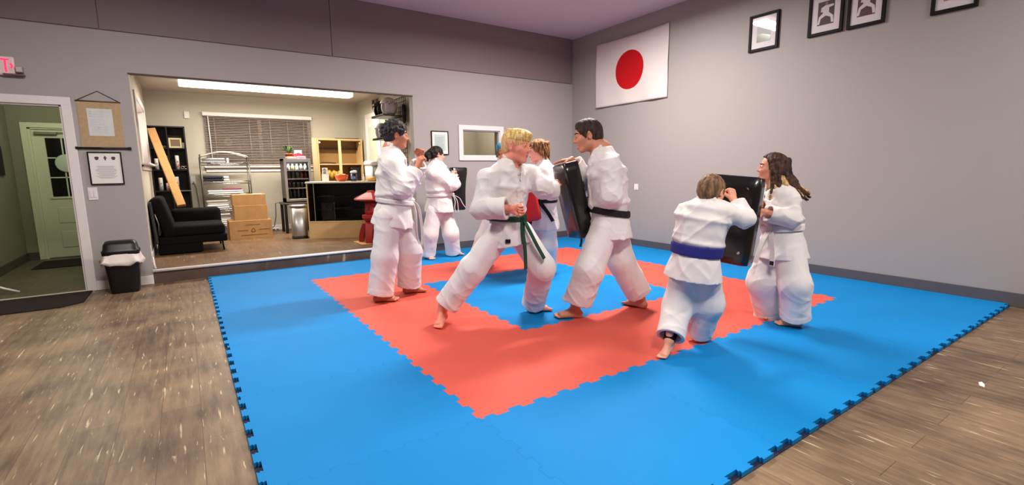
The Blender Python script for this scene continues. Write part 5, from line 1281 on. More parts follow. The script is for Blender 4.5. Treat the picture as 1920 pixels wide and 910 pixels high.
        for i in range(len(P) - 1):
            tg = nrm(P[i + 1] - P[i]); lat = np.cross(tg, nrm(N[i] + N[i + 1])); w = .024 * S
            band.append(et(P[i] - tg * .006, P[i + 1] + tg * .006, lat, (w, .0078), (w, .0078), k=.006))
    if spec.get('slits', True):
        cav2 += [rc(hemp + Lf * q * hem[0] * 1.02 - axd * .11 * S - F * .03, hemp + Lf * q * hem[0] * 1.02 + axd * .02 - F * .035, .001, .017 * S, k=.004, sub=True) for q in (1, -1)]
    soft_obj('jacket', tor + [skirt] + sl + cutn + slc + cav2 + band, hc, M_gi, root, final=lambda X, d: d - noi(X) * np.clip(1.2 - np.maximum((X - nck) @ UP, 0) * 60, 0, 1) * np.clip(np.abs((X - belt) @ ax) / .05, .1, 1) * np.clip(np.abs((X - hemp) @ axd) / .04, .15, 1))
    if 'shirt' in spec:
        soft_obj('undershirt', [et(wst, chs, Lf, (wa[0] * .7, wa[1] * .75), (ch[0] * .74, ch[1] * .86), k=.04), et(chs, nck - UP * .012, Lf, (ch[0] * .74, ch[1] * .86), (nk * 1.25, nk * 1.2), k=.04, flat=(0, 1))], .009, spec['shirt'], root)
    # ---- belt
    bn = nrm(ax + UP * .6 + F * spec.get('btilt', 0.)); bw = spec.get('bw', .021) * S
    core = [et(belt - ax * .05, belt + ax * .05, Lf, (wa[0] * .97, wa[1] * .97), (wa[0] * .99, wa[1] * .99), k=.01)]
    bt = soft_obj('belt', core, .006, spec['belt'], root, final=lambda X, d: np.maximum(d - .024, np.abs((X - belt) @ bn) - bw))
    if 'tails' in spec:
        ka = math.radians(spec.get('knot', 0.)); kn_ = belt + (F * math.cos(ka) * wa[1] + Lf * math.sin(ka) * wa[0]) + nrm(F * math.cos(ka) + Lf * math.sin(ka)) * .022
        out = nrm(F * math.cos(ka) + Lf * math.sin(ka)); side = np.cross(UP, out)
        bm = B(); obx(bm, kn_ + out * .008, Vector(nrm(side + UP * .4)) * .030 * S, Vector(out) * .017 * S, Vector(nrm(UP - side * .4)) * .024 * S, .008, 2)
        for tl in spec['tails']:
            pts = [kn_] + [kn_ + R2 * x * S + A2 * y * S + UP * z * S for x, y, z in tl]
            # smooth polyline
            P = []
            for i in range(len(pts) - 1):
                for q in range(4):
                    t = q / 4; p0, p1, p2, p3 = pts[max(i - 1, 0)], pts[i], pts[i + 1], pts[min(i + 2, len(pts) - 1)]
                    P.append(.5 * (2 * p1 + (p2 - p0) * t + (2 * p0 - 5 * p1 + 4 * p2 - p3) * t * t + (3 * p1 - p0 - 3 * p2 + p3) * t ** 3))
            P.append(pts[-1]); ribbon(bm, P, Vector(side), .048 * S, .007)
        obj('belt_tail', bm, spec['belt'], root)
        if spec.get('btag'):
            bm = B(); c = P[-1] * .72 + P[-4] * .28; dd = nrm(P[-1] - P[-4]); obx(bm, c + out * .001, Vector(np.cross(out, dd)) * .021 * S, Vector(out) * .0042, Vector(dd) * .020 * S); obj('belt_label', bm, M_black, root)
    if spec.get('jtag') is not None:
        a_ = math.radians(spec['jtag']); o_ = nrm(F * math.cos(a_) + Lf * math.sin(a_)); c = hemp - axd * .05 * S + F * math.cos(a_) * hem[1] + Lf * math.sin(a_) * hem[0]
        bm = B(); obx(bm, c + o_ * .0, Vector(np.cross(UP, o_)) * .020, Vector(o_) * .012, Vector(nrm(UP - o_ * (o_ @ UP))) * .014, .001); obj('maker_tag', bm, M_black, root)
    return root, hd, dict(F=F, L=Lf, R2=R2, A2=A2, hem=hemp, UP=UP)
JOINTS = {
 'p1': (-0.3562, {'head': (1.602, 3.586, 1.636), 'neck': (1.549, 3.605, 1.513), 'shR': (1.484, 3.448, 1.372), 'shL': (1.627, 3.758, 1.389), 'elR': (1.554, 3.347, 1.122), 'wrR': (1.729, 3.410, 1.320), 'elL': (1.792, 3.771, 1.148), 'wrL': (1.838, 3.562, 1.405), 'chest': (1.553, 3.604, 1.277), 'waist': (1.560, 3.601, 1.000), 'hips': (1.540, 3.609, 0.873), 'hipR': (1.460, 3.543, 0.851), 'hipL': (1.629, 3.672, 0.842), 'knR': (1.409, 3.530, 0.469), 'knL': (1.705, 3.633, 0.477), 'anR': (1.345, 3.543, 0.096), 'anL': (1.707, 3.696, 0.105), 'toeR': (1.452, 3.489, 0.025), 'toeL': (1.872, 3.652, 0.025)}),
 'p2': (-0.4414, {'head': (2.901, 5.432, 1.522), 'neck': (2.877, 5.443, 1.432), 'shR': (2.759, 5.344, 1.288), 'shL': (3.036, 5.501, 1.301), 'elR': (3.025, 5.219, 1.088), 'wrR': (3.113, 5.399, 1.230), 'elL': (3.179, 5.434, 1.103), 'wrL': (3.169, 5.460, 1.198), 'chest': (2.898, 5.434, 1.226), 'waist': (2.917, 5.425, 0.948), 'hips': (2.913, 5.427, 0.801), 'hipR': (2.814, 5.385, 0.731), 'hipL': (3.008, 5.470, 0.723), 'knR': (2.724, 5.383, 0.389), 'knL': (3.048, 5.363, 0.379), 'anR': (2.704, 5.459, 0.083), 'anL': (3.120, 5.439, 0.065), 'toeR': (2.722, 5.301, 0.025), 'toeL': (3.223, 5.414, 0.025)}),
 'p3': (-0.5873, {'head': (2.103, 2.257, 1.479), 'neck': (2.074, 2.301, 1.361), 'shR': (1.846, 2.308, 1.244), 'shL': (2.289, 2.301, 1.277), 'elR': (1.766, 2.266, 0.992), 'wrR': (1.923, 2.077, 0.998), 'elL': (2.282, 2.138, 1.146), 'wrL': (2.458, 2.225, 1.116), 'chest': (2.057, 2.312, 1.158), 'waist': (2.039, 2.324, 0.903), 'hips': (2.053, 2.315, 0.804), 'hipR': (1.957, 2.307, 0.768), 'hipL': (2.179, 2.303, 0.750), 'knR': (1.749, 2.397, 0.484), 'knL': (2.261, 2.128, 0.482), 'anR': (1.540, 2.560, 0.138), 'anL': (2.354, 2.378, 0.092), 'toeR': (1.458, 2.470, 0.025), 'toeL': (2.463, 2.331, 0.025)}),
 'p4': (-0.6592, {'head': (3.376, 3.657, 1.511), 'neck': (3.420, 3.622, 1.391), 'shL': (3.385, 3.485, 1.283), 'shR': (3.455, 3.785, 1.284), 'elL': (3.363, 3.388, 1.050), 'wrL': (3.263, 3.491, 1.088), 'elR': (3.662, 3.751, 1.044), 'wrR': (3.544, 3.742, 0.929), 'chest': (3.435, 3.611, 1.188), 'waist': (3.434, 3.611, 0.926), 'hips': (3.434, 3.612, 0.771), 'hipL': (3.420, 3.521, 0.727), 'hipR': (3.441, 3.707, 0.712), 'knL': (3.425, 3.518, 0.377), 'knR': (3.502, 3.812, 0.361), 'anL': (3.474, 3.581, 0.092), 'anR': (3.551, 3.901, 0.080), 'toeL': (3.371, 3.619, 0.025), 'toeR': (3.490, 3.982, 0.025)}),
 'p5': (-0.5763, {'head': (3.184, 4.084, 1.519), 'neck': (3.171, 4.092, 1.395), 'shL': (3.299, 4.069, 1.301), 'shR': (3.049, 4.076, 1.304), 'elL': (3.239, 3.870, 1.093), 'wrL': (3.168, 3.594, 0.939), 'elR': (3.009, 3.840, 1.088), 'wrR': (3.082, 3.602, 0.917), 'chest': (3.180, 4.087, 1.223), 'waist': (3.144, 4.111, 0.985), 'hips': (3.119, 4.126, 0.851), 'hipL': (3.196, 4.160, 0.790), 'hipR': (3.036, 4.097, 0.803), 'knL': (3.077, 4.213, 0.437), 'knR': (2.903, 4.148, 0.446), 'anL': (2.999, 4.324, 0.109), 'anR': (2.808, 4.269, 0.091), 'toeL': (3.136, 4.389, 0.025), 'toeR': (2.871, 4.244, 0.025)}),
 'p6': (-0.7895, {'head': (2.736, 2.100, 1.572), 'neck': (2.816, 2.019, 1.449), 'shL': (2.749, 1.845, 1.334), 'shR': (2.959, 2.144, 1.362), 'elL': (2.726, 1.797, 1.062), 'wrL': (2.819, 2.087, 1.010), 'elR': (2.888, 2.287, 1.159), 'wrR': (2.707, 2.271, 1.379), 'chest': (2.852, 1.982, 1.255), 'waist': (2.872, 1.963, 0.926), 'hips': (2.876, 1.958, 0.820), 'hipL': (2.781, 1.926, 0.783), 'hipR': (2.967, 1.994, 0.772), 'knL': (2.600, 1.924, 0.445), 'knR': (3.003, 1.944, 0.478), 'anL': (2.534, 2.020, 0.101), 'anR': (3.219, 1.896, 0.121), 'toeL': (2.384, 2.111, 0.025), 'toeR': (3.196, 2.073, 0.025)}),
 'p7': (-0.9529, {'head': (2.777, 0.930, 1.125), 'neck': (2.754, 0.944, 1.076), 'shL': (2.718, 1.065, 0.995), 'shR': (2.776, 0.845, 1.019), 'elR': (2.885, 0.744, 0.956), 'wrR': (2.962, 0.876, 1.066), 'elL': (2.780, 1.133, 0.819), 'wrL': (2.955, 1.094, 0.839), 'chest': (2.734, 0.956, 0.950), 'waist': (2.715, 0.982, 0.740), 'hips': (2.711, 0.988, 0.662), 'hipL': (2.678, 1.034, 0.614), 'hipR': (2.750, 0.934, 0.621), 'knL': (2.668, 1.084, 0.318), 'knR': (2.835, 0.952, 0.347), 'anL': (2.490, 1.005, 0.130), 'anR': (2.899, 1.069, 0.065), 'toeL': (2.459, 0.998, 0.025), 'toeR': (2.992, 1.055, 0.025)}),
 'p8': (-1.1028, {'head': (3.732, 1.043, 1.278), 'neck': (3.748, 1.010, 1.160), 'shL': (3.697, 0.868, 1.074), 'shR': (3.822, 1.108, 1.070), 'elL': (3.655, 0.819, 0.896), 'wrL': (3.490, 0.946, 0.950), 'elR': (3.762, 1.117, 0.893), 'wrR': (3.525, 1.010, 1.002), 'chest': (3.764, 0.979, 1.009), 'waist': (3.776, 0.955, 0.813), 'hips': (3.779, 0.950, 0.719), 'hipL': (3.759, 0.879, 0.686), 'hipR': (3.801, 1.017, 0.665), 'knL': (3.704, 0.787, 0.380), 'knR': (3.727, 1.053, 0.348), 'anL': (3.785, 0.806, 0.094), 'anR': (3.889, 1.064, 0.057), 'toeL': (3.741, 0.866, 0.025), 'toeR': (3.709, 1.045, 0.025)}),
}
# ------------------------------------------------------------------ hair
def strandy(hd, sd, amp, lam=.16):
    def f(X, d):
        q = (X - hd.c) / hd.H; a = np.arctan2(q @ hd.l, q @ hd.f)
        r = np.random.RandomState(sd); s = 0
        for n in (9, 17, 29): s = s + np.sin(n * a + r.rand() * 6 + 5 * (q @ hd.u) * r.rand() + 3 * np.sin(4 * (q @ hd.u) + r.rand() * 6)) / (1 + n / 17)
        return d - amp * s - waves(X, sd, (.035, .018), (amp * .5, amp * .3))
    return f
def cap(hd, t=.0, back=-.25, front=.30, ear=True, low=-.30, dz=0.):
    """close cap of hair, trimmed at the hairline, ears and nape"""
    E = hd.E
    o = [E(0, -.06, .14, .34 + t, .425 + t, .378 + t), E(0, -.20, -.06, .285 + t * .7, .27 + t * .7, .26, k=.08)]
    o += [E(0, front + .42, -.06 + dz, .60, .46, .42, k=.03, sub=True), E(0, .30, -.30, .5, .36, .36, k=.03, sub=True)]
    if ear:
        for q in (-1, 1): o.append(E(q * .40, .0, -.03, .13, .12, .15, k=.03, sub=True))
    o.append(rc(hd(0, -.3, low - .4), hd(0, .3, low - .4), .4 * hd.H, k=.02 * hd.H, sub=True))
    return o
HM = dict(
 dark=hairmat('hair_black_grey', (20, 18, 20), (62, 58, 60)), black=hairmat('hair_black', (16, 13, 14), (40, 30, 28)), blond=hairmat('hair_blond', (196, 150, 76), (246, 220, 150), 70),
 blonds=hairmat('hair_blond_short', (206, 150, 104), (232, 186, 130), 90), brown=hairmat('hair_brown', (78, 48, 26), (158, 112, 66)), dbrown=hairmat('hair_dark_brown', (34, 22, 20), (66, 44, 38)),
 lbrown=hairmat('hair_light_brown', (84, 60, 42), (140, 108, 76)), girl=hairmat('hair_girl_brown', (34, 20, 16), (82, 52, 38)), tips=hairmat('hair_girl_tips', (150, 108, 62), (222, 188, 130)))
SK = dict(p1=skin('skin_tan', (200, 132, 104)), p2=skin('skin_rosy', (232, 172, 152)), p3=skin('skin_fair_flushed', (232, 150, 126)), p4=skin('skin_fair_pink', (234, 168, 148)), p5=skin('skin_ruddy', (206, 134, 108)), p6=skin('skin_warm', (204, 140, 112)), p7=skin('skin_boy', (226, 160, 132)), p8=skin('skin_girl', (216, 148, 122)))
M_bw = mat('belt_white', (228, 222, 220), .8, bump=.3, bscale=200); M_bk = mat('belt_black', (16, 14, 16), .8); M_bg = mat('belt_green', (20, 66, 44), .8); M_bb = mat('belt_blue', (34, 36, 120), .75)
FIST = (1.45, 1.65, 1.0); RELAX = (.35, .55, .35); FLAT = (.12, .15, .1); GRIP = (.9, 1.1, .7)

# man in profile at the left of the red ring
a, J = JOINTS['p1']
r, hd, e = person('p1', J, a, dict(label='tall man with curly greying hair and white belt, fists raised, standing on the red ring', S=1.02, girth=1.0, front=4, hfront=4, H=.258, handS=1.12, hpitch=-.04, nose=.85, jaw=1.1, skin=SK['p1'], browm=HM['black'], browS=1.3, seed=3,
    handR=((.3, -.1, .95), (.75, .4, -.2), GRIP), handL=((.12, 0, 1), (-.9, -.5, .1), FIST), belt=M_bw, btilt=.25, waistR=(.172, .158), chestR=(.2, .148), hemR=(.215, .20), skirt=.235, leg=(.125, .122, .118), knot=20, btag=True,
    tails=[[(.03, -.05, -.12), (.03, -.05, -.30), (.045, -.05, -.44)], [(.06, -.02, -.06), (.085, -.02, -.22), (.10, 0, -.50)]], slend=.8, trL=.97, trR=.99))
c = cap(hd, .03, low=-.26, front=.25)
rr = np.random.RandomState(5)
for k in range(230):
    th = rr.rand() * 2 * PI; ph = rr.rand() * 1.9; x, y, z = .36 * math.sin(ph) * math.cos(th), -.06 + .46 * math.sin(ph) * math.sin(th), .14 + .41 * math.cos(ph)
    if y > .27 and z < .38: continue
    if abs(x) > .27 and y > -.12 and z < .16: continue
    if z < -.24: continue
    q = rr.randn(3) * .035; c.insert(2, rc(hd(x, y, z), hd(x * 1.05 + q[0], y * 1.05 + q[1] - .02, z + q[2]), .042 * hd.H, .034 * hd.H, k=.012))
soft_obj('hair', c, .0048, HM['dark'], r, smooth=0)

# woman from behind at the back wall
a, J = JOINTS['p2']
r, hd, e = person('p2', J, a, dict(label='woman with dark pulled back hair and glasses, white belt, standing at the back wall', S=.93, girth=1.12, front=38, hfront=22, H=.24, hpitch=-.05, fem=1, skin=SK['p2'], browm=HM['black'], seed=11, h=.007, hc=.009,
    handR=((.4, .5, .75), (.5, .6, -.6), GRIP), handL=((.5, .5, .6), (-.3, .6, -.6), GRIP), belt=M_bw, waistR=(.178, .158), chestR=(.2, .16), hemR=(.215, .195), skirt=.26, leg=(.128, .125, .118), trL=.98, trR=1., knot=-35,
    tails=[[(.03, -.06, -.1), (.02, -.07, -.20), (.04, -.07, -.27)], [(.06, -.05, -.08), (.075, -.05, -.2), (.08, -.05, -.27)], [(.10, 0, -.05), (.15, 0, -.14), (.19, 0, -.2)]]))
c = cap(hd, .02, low=-.24) ; c[2:2] = [hd.C((0, -.38, .16), (.0, -.62, -.02), .20, .17, k=.08), hd.C((0, -.6, .0), (.05, -.78, -.30), .16, .07, k=.06), hd.C((.05, -.5, -.02), (.14, -.56, -.36), .14, .05, k=.06), hd.C((-.06, -.5, .0), (-.14, -.60, -.36), .13, .05, k=.06)]
soft_obj('hair', c, .0055, HM['black'], r, final=strandy(hd, 4, .004))
def glasses(hd, root, m, w=1.):
    bm = B()
    for q in (-1, 1):
        tube(bm, [hd(q * .14 + .085 * math.cos(t), .405 - .02 * abs(math.cos(t)), .03 + .062 * math.sin(t)) for t in [2 * PI * i / 18 for i in range(18)]], .011 * hd.H, 6, closed=True)
        tube(bm, [hd(q * .225, .385, .05), hd(q * .30, .28, .055), hd(q * .345, .0, .06), hd(q * .345, -.06, .03)], .012 * hd.H, 6)
    tube(bm, [hd(-.055, .405, .045), hd(0, .425, .055), hd(.055, .405, .045)], .011 * hd.H, 6)
    obj('glasses', bm, m, root)
glasses(hd, r, M_black)

# blond boy in the long stance
a, J = JOINTS['p3']
r, hd, e = person('p3', J, a, dict(label='blond boy with a green belt lunging and punching a black pad', S=.97, front=-48, hfront=-26, H=.27, hroll=.0, hpitch=-.1, nose=.65, jaw=1.0, skin=SK['p3'], browm=HM['blonds'], seed=21, h=.0055, hc=.0062, handS=1.06,
    handR=((.95, .1, -.05), (.25, -.9, -.35), FIST), handL=((.12, .45, .85), (.5, .6, -.5), FIST), belt=M_bg, waistR=(.158, .138), chestR=(.205, .15), hemR=(.215, .185), skirt=.23, leg=(.12, .112, .104), trL=.97, trR=.86, knot=18, slv=(.070, .080, .092), bw=.023,
    shirt=M_gi, vdepth=.25, tails=[[(-.005, -.06, -.1), (.01, -.10, -.25), (.015, -.10, -.42)], [(.05, -.06, -.10), (.11, -.10, -.22), (.17, -.11, -.33)]], jtag=-42))
E = hd.E
c = [E(0, -.02, .27, .345, .43, .265), E(0, .20, .33, .30, .27, .17, k=.08)]
rr = np.random.RandomState(8)
for k in range(34):
    u = (k / 33 - .5) * 2; x = .27 * u; c.append(hd.C((x * .6, .12, .46 - .06 * u * u), (x * 1.06, .40 - .10 * u * u + .02 * rr.randn(), .27 + .05 * rr.rand()), .055, .018, k=.02))
for k in range(40):
    th = PI * .5 + 2 * PI * k / 40
    if math.sin(th) > .75: continue
    c.append(hd.C((.22 * math.cos(th), -.02 + .26 * math.sin(th), .45), (.335 * math.cos(th), -.04 + .42 * math.sin(th), .20 + .05 * rr.rand()), .06, .022, k=.02))
soft_obj('hair', c, .0045, HM['blond'], r, final=strandy(hd, 9, .0022), smooth=0)
c = cap(hd, .004, front=.33, low=-.2); soft_obj('hair_sides', c, .005, HM['blonds'], r)

# person behind the blond boy with a cap
a, J = JOINTS['p5']
r, hd, e = person('p5', J, a, dict(label='person in blue headscarf and glasses mostly hidden behind the blond boy', S=.98, front=-50, hfront=-35, H=.245, skin=SK['p5'], browm=HM['dbrown'], seed=31, h=.008, hc=.011,
    handR=((.9, -.3, .1), (.3, .9, 0), GRIP), handL=((.6, -.75, .1), (-.6, -.6, 0), GRIP), belt=M_bw, leg=(.12, .11, .105)))
c = [hd.E(0, -.06, .19, .35, .435, .345), hd.E(0, .44, -.12, .6, .4, .37, k=.02, sub=True), rc(hd(-.6, -.2, -.42), hd(.6, -.2, -.42), .46 * hd.H, k=.01, sub=True)]
m = mat('blue_scarf', (70, 130, 160), .8, noise=.5, nscale=26); soft_obj('headscarf', c, .006, m, r)
bm = B(); ell(bm, hd(.05, -.50, -.05), (.03, .025, .035)); tube(bm, [hd(.05, -.5, -.05), hd(.12, -.56, -.25)], .012, 6); obj('scarf_knot', bm, m, r)
c = [hd.E(0, -.12, .0, .335, .36, .30), hd.E(0, .36, -.1, .6, .36, .4, k=.02, sub=True)]; soft_obj('hair', c, .007, HM['brown'], r)
glasses(hd, r, M_black)

# brown haired person with black belt facing left
a, J = JOINTS['p4']
r, hd, e = person('p4', J, a, dict(label='brown haired person with black belt facing left between blond boy and tall man', S=.95, front=205, hfront=202, H=.262, fem=.6, skin=SK['p4'], browm=HM['brown'], seed=41, h=.0065, hc=.009, nose=.55,
    handL=((-.9, -.3, .2), (.2, .3, -.9), FIST), handR=((-.9, -.2, .1), (0, .4, -.9), FIST), belt=M_bk, skirt=.36, leg=(.12, .112, .106), trL=.97, trR=.95, knot=40, slv=(.076, .082, .08),
    tails=[[(.05, -.08, -.06), (.11, -.09, -.14), (.17, -.09, -.24)], [(-.06, -.06, -.06), (-.1, -.06, -.2), (-.12, -.06, -.3)]]))
c = cap(hd, .05, front=.27, low=-.34, ear=False); rr = np.random.RandomState(12)
for k in range(46):
    th = PI + (rr.rand() - .5) * PI * 1.55; st = (.33 * math.sin(th), -.06 + .42 * math.cos(th), .25 + .15 * rr.rand()); x, y = .41 * math.sin(th), -.08 + .46 * math.cos(th)
    if y > .22: y = .2
    en = (x, y, -.02 - .34 * rr.rand() * (1 if y < 0 else .5)); c.insert(2, hd.C(st, en, .075, .03, k=.03))
soft_obj('hair', c, .0055, HM['brown'], r, final=strandy(hd, 14, .003), smooth=0)

# tall man holding the pad
a, J = JOINTS['p6']
r, hd, e = person('p6', J, a, dict(label='tall man with short dark hair and black belt holding a black pad upright', S=1.02, girth=1.0, front=190, hfront=188, H=.272, hpitch=-.2, smile=.8, nose=.8, jaw=1.05, skin=SK['p6'], browm=HM['dbrown'], browS=1.25, seed=51, h=.0055, hc=.0064, mouth='open',
    handL=((-.25, .9, .2), (-.9, -.3, 0), GRIP), handR=((-.95, .0, -.12), (0, 0, -1), FLAT), belt=M_bk, btilt=-.32, waistR=(.172, .150), chestR=(.2, .148), hemR=(.212, .182), skirt=.22, leg=(.128, .120, .122), trL=.80, wideR=.95, cuff=False, slv=(.072, .078, .078), bw=.027, neckw=1.12))
c = cap(hd, .012, front=.25, low=-.30, dz=.05); c[2:2] = [hd.E(0, .12, .37, .24, .20, .135, k=.08)]
for q in (-1, 1): c.append(hd.E(q * .31, .10, .03, .03, .045, .10, k=.02))
soft_obj('hair', c, .0048, HM['dbrown'], r, final=strandy(hd, 19, .0016))

# boy from behind with the blue belt
a, J = JOINTS['p7']
r, hd, e = person('p7', J, a, dict(label='small boy with a blue belt seen from behind, one fist raised', S=.72, girth=1.15, front=72, hfront=62, H=.222, hpitch=-.25, skin=SK['p7'], browm=HM['lbrown'], seed=61, h=.005, hc=.0058, handS=1.3, footS=1.0,
    handR=((-.28, .35, .9), (-.75, .6, .1), FIST), handL=((.5, .6, .4), (.3, .6, -.6), FIST), belt=M_bb, waistR=(.185, .155), chestR=(.205, .155), hemR=(.235, .205), skirt=.285, leg=(.138, .142, .125), trL=.90, trR=.93, wr=1.1, slv=(.078, .080, .088), slendR=.72, bw=.05, slits=True))
c = cap(hd, .035, front=.30, low=-.28); soft_obj('hair', c, .0042, HM['lbrown'], r, final=strandy(hd, 24, .0022), smooth=0)
an, kn = V3(J['anL']), V3(J['knL']); d = nrm(kn - an)
soft_obj('ankle_brace', [rc(an - d * .005, an + d * .10, .040, .043, k=.004, flat=(1, 1))], .0045, M_blackcloth, r)
c = V3(J['waist']) + e['F'] * -.118 + e['L'] * .0 - V3((0, 0, .004)); bm = B(); obx(bm, c, Vector(e['L']) * .022, Vector(e['F']) * .003, Vector((0, 0, .0035))); obj('belt_stitching', bm, M_gi, r)

# girl with the big pad
a, J = JOINTS['p8']
r, hd, e = person('p8', J, a, dict(label='smiling girl with long brown hair and white belt holding a big black pad', S=.80, girth=1.08, front=214, hfront=190, H=.226, hpitch=.08, fem=1, smile=1., nose=.5, skin=SK['p8'], browm=HM['dbrown'], seed=71, h=.0055, hc=.0062, mouth='open',
    handL=((-.85, -.3, .1), (-.3, -.9, .1), RELAX), handR=((-.4, -.3, .7), (-.3, -.9, 0), RELAX), belt=M_bw, waistR=(.182, .15), chestR=(.205, .15), hemR=(.238, .203), skirt=.30, leg=(.142, .136, .132), trL=.97, trR=.99, wideR=1.08, slv=(.066, .074, .082), bw=.03, shirt=M_blackcloth, vdepth=.4, knot=22, wr=1.2,
    btag=True, tails=[[(-.05, -.04, -.1), (-.09, -.06, -.24), (-.11, -.06, -.34)], [(.02, -.05, -.1), (.035, -.07, -.22), (.035, -.07, -.36)]]))
c = cap(hd, .045, front=.12, low=-.36, ear=False, dz=.10); c[1:1] = [hd.E(0, -.26, -.22, .37, .30, .50, k=.08), hd.E(.04, -.36, -.48, .37, .36, .34, k=.08), hd.E(.0, -.58, -.50, .36, .34, .30, k=.1)]; ct_ = []; rr = np.random.RandomState(33)
for k in range(54):
    th = PI + (rr.rand() - .5) * PI * 1.22; sx_, cy_ = math.sin(th), math.cos(th)
    st = (.34 * sx_, -.06 + .42 * cy_, .22 + .12 * rr.rand()); L = .84 + .36 * rr.rand(); fl = .10 + .18 * rr.rand()
    bk = max(-cy_, 0); m1 = (.41 * sx_, -.09 + .47 * cy_, -.14); m2 = ((.45 + .06 * bk) * sx_ + .03 * rr.randn(), -.16 + (.52 + .14 * bk) * cy_ + .03 * rr.randn(), -.14 - L * .42); en = ((.46 + .14 * bk + fl * .5) * sx_ + .03 * rr.randn(), -.2 + (.54 + .3 * bk + fl) * cy_, -.14 - L * (.82 - .1 * bk))
    tgt = ct_ if k % 4 == 0 else None
    segs = [hd.C(st, m1, .07, .075, k=.03), hd.C(m1, m2, .075, .06, k=.03)]
    if k % 5 in (0, 3): ct_ += [hd.C(m1, m2, .035, .062, k=.02), hd.C(m2, en, .07, .045, k=.03)]; c[2:2] = segs[:1]
    else: c[2:2] = segs + [hd.C(m2, en, .065, .04, k=.035)]
soft_obj('hair', c, .0048, HM['girl'], r, final=strandy(hd, 34, .0028), smooth=1)
o = soft_obj('hair_streaks', ct_, .0048, HM['tips'], r, final=strandy(hd, 35, .0024), smooth=0); o['label'] = 'blond streaks in the long hair'
# ------------------------------------------------------------------ kick shields
M_vinyl = mat('black_vinyl', (12, 11, 12), .28, spec=.6, coat=.25, bump=.25, bscale=9)
M_vinylm = mat('red_reflection_vinyl', (38, 24, 26), .38, spec=.5, bump=.2, bscale=9)  # brownish tint paints in the red mat's reflection; assigned to no part
M_strap = mat('black_webbing', (18, 17, 19), .75)
M_redv = mat('red_vinyl', (176, 22, 26), .4, bump=.2, bscale=9)
def shield(name, label, cn, W, T, Hh, m, bev=.03, taper=1., pinch=0., straps=True, face=None):
    """cn centre; W, T, Hh half vectors: width, thickness (towards the holder), height"""
    cn, W, T, Hh = Vector(cn), Vector(W), Vector(T), Vector(Hh)
    t = thing(name, label, 'kick pad', cn - Hh, group=None)
    bm = B(); nu, nv = 6, 14; bm2 = B(); bx(bm2, -1, 1, -1, 1, -1, 1)
    bmesh.ops.subdivide_edges(bm2, edges=list(bm2.edges), cuts=7, use_grid_fill=True)
    for v in bm2.verts:
        x, y, z = v.co; wx = W.length; ty = T.length; hz = Hh.length
        # rounded box: clamp to the inner core and push out by the bevel radius
        q = Vector((x * wx, y * ty, z * hz)); core = Vector((max(-wx + bev, min(wx - bev, q.x)), max(-ty + bev, min(ty - bev, q.y)), max(-hz + bev, min(hz - bev, q.z))))
        dlt = q - core
        if dlt.length > 1e-6: q = core + dlt.normalized() * bev
        s = (taper + (1 - taper) * (z + 1) / 2) * (1 - pinch * math.cos(z * PI / 2) ** 2); q.x *= s
        q.y -= .02 * math.cos(x * PI / 2) * math.cos(z * PI / 2) * (1 if y < 0 else -.3)
        v.co = cn + W.normalized() * q.x + T.normalized() * q.y + Hh.normalized() * q.z
    for f in bm2.faces: f.smooth = True
    obj('cover', bm2, m, t)
    if straps:
        bm = B()
        for zz in (.35, -.25):
            p = [cn + Hh * zz + W * x + T * y for x, y in ((-.6, 1.0), (-.4, 1.5), (0, 1.75), (.4, 1.5), (.6, 1.0))]; ribbon(bm, p, Hh, .05, .006)
        obj('handle_strap', bm, M_strap, t)
        bm = B()
        for zz in (.35, -.25):
            for x in (-.62, .62): obx(bm, cn + Hh * zz + W * x + T * 1.0, W.normalized() * .012, T.normalized() * .006, Hh.normalized() * .03, .003)
        obj('strap_anchor', bm, M_steel, t)
    return t
def bright_discs(t, cn, W, T, Hh, spots):
    cn, W, T, Hh = Vector(cn), Vector(W), Vector(T), Vector(Hh)
    for x, z in spots:
        bm = B(); c = cn + W * x + Hh * z - T * 1.02; cyl(bm, c + T.normalized() * .03, c - T.normalized() * .004, .012, n=14); obj('bright_disc', bm, M_chrome, t)  # chrome discs added as bright spots on the pad front
padA = shield('kick_shield', 'black kick shield held upright by the tall man', (2.706, 2.252, 1.018), (0.054, 0.152, -0.014), (0.067, -0.023, 0.015), (-0.058, 0.050, 0.328), M_vinyl, .022, face=True)
pad = shield('kick_shield', 'big glossy black kick shield between the small boy and the girl', (3.310, 1.117, 0.893), (0.046, -0.194, -0.017), (0.063, 0.015, -0.004), (0.025, -0.023, 0.335), M_vinyl, .03)
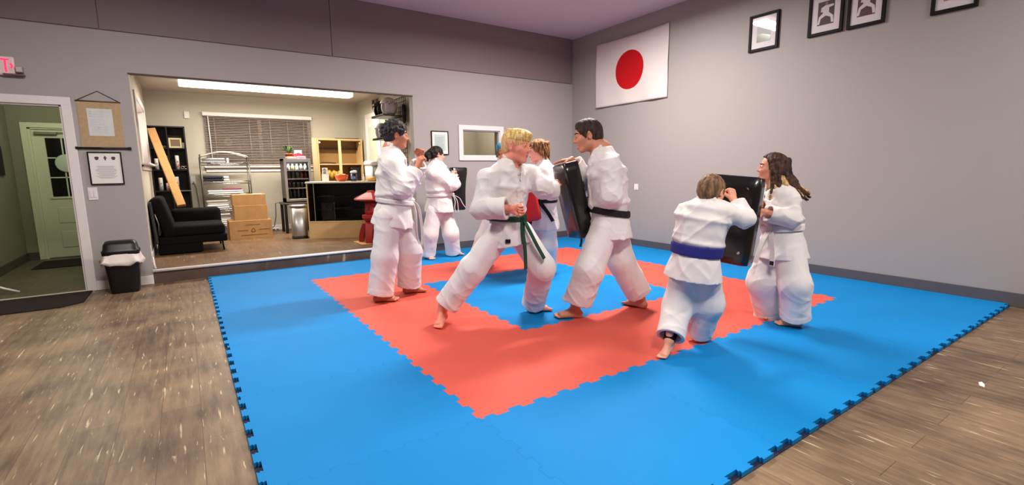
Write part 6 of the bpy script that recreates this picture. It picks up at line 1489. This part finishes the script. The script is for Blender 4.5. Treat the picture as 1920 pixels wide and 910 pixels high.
bright_discs(pad, (3.310, 1.117, 0.893), (0.046, -0.194, -0.017), (0.063, 0.015, -0.004), (0.025, -0.023, 0.335), [(.55, .72), (-.62, .74), (.6, -.7), (-.5, -.66), (.58, .1)])
pad = shield('kick_shield', 'black kick shield held by the woman at the back wall', (3.341, 5.637, 1.021), (0.140, 0.007, -0.002), (-0.003, 0.060, 0.000), (0.005, -0.002, 0.327), M_vinyl, .028, taper=.72, pinch=.14)
bright_discs(pad, (3.341, 5.637, 1.021), (0.140, 0.007, -0.002), (-0.003, 0.060, 0.000), (0.005, -0.002, 0.327), [(-.5, .72), (.1, .6), (.5, .35), (.05, .05), (.4, -.6)])
shield('kick_shield', 'red kick shield held between the blond boy and the person with the black belt', (3.066, 3.498, 0.946), (0.084, -0.121, 0.029), (-0.041, -0.029, -0.003), (-0.041, 0.030, 0.245), M_redv, .025, straps=False)
bm = B(); ribbon(bm, [(2.765, 2.20, .70), (2.762, 2.195, .65), (2.752, 2.20, .60)], Vector((1, .4, 0)), .035, .005); obj('loose_strap', bm, M_strap, padA)
# ------------------------------------------------------------------ camera, world, exposure
def rot_cam(a, b, c): return Matrix.Rotation(a, 4, 'Z') @ Matrix.Rotation(b, 4, 'X') @ Matrix.Rotation(c, 4, 'Z')
cd = bpy.data.cameras.new('camera'); cam = bpy.data.objects.new('camera', cd); COL.objects.link(cam)
cam.matrix_world = Matrix.Translation((-.15512, -1.02070, 1.28669)) @ rot_cam(-.592103, 1.423027, -.012803)
cd.sensor_width = 36; cd.lens = 36 * 905.347 / 1920; cd.clip_start = .02; cd.clip_end = 60
scene.camera = cam
w = bpy.data.worlds.new('night'); scene.world = w; w.use_nodes = True
w.node_tree.nodes['Background'].inputs[0].default_value = (.006, .007, .009, 1); w.node_tree.nodes['Background'].inputs[1].default_value = 1
vs = scene.view_settings; vs.view_transform = 'Standard'; vs.look = 'None'; vs.gamma = 1; vs.use_curve_mapping = False; vs.exposure = .16
scene.cycles.max_bounces = 8; scene.cycles.diffuse_bounces = 5; scene.cycles.caustics_reflective = False; scene.cycles.caustics_refractive = False
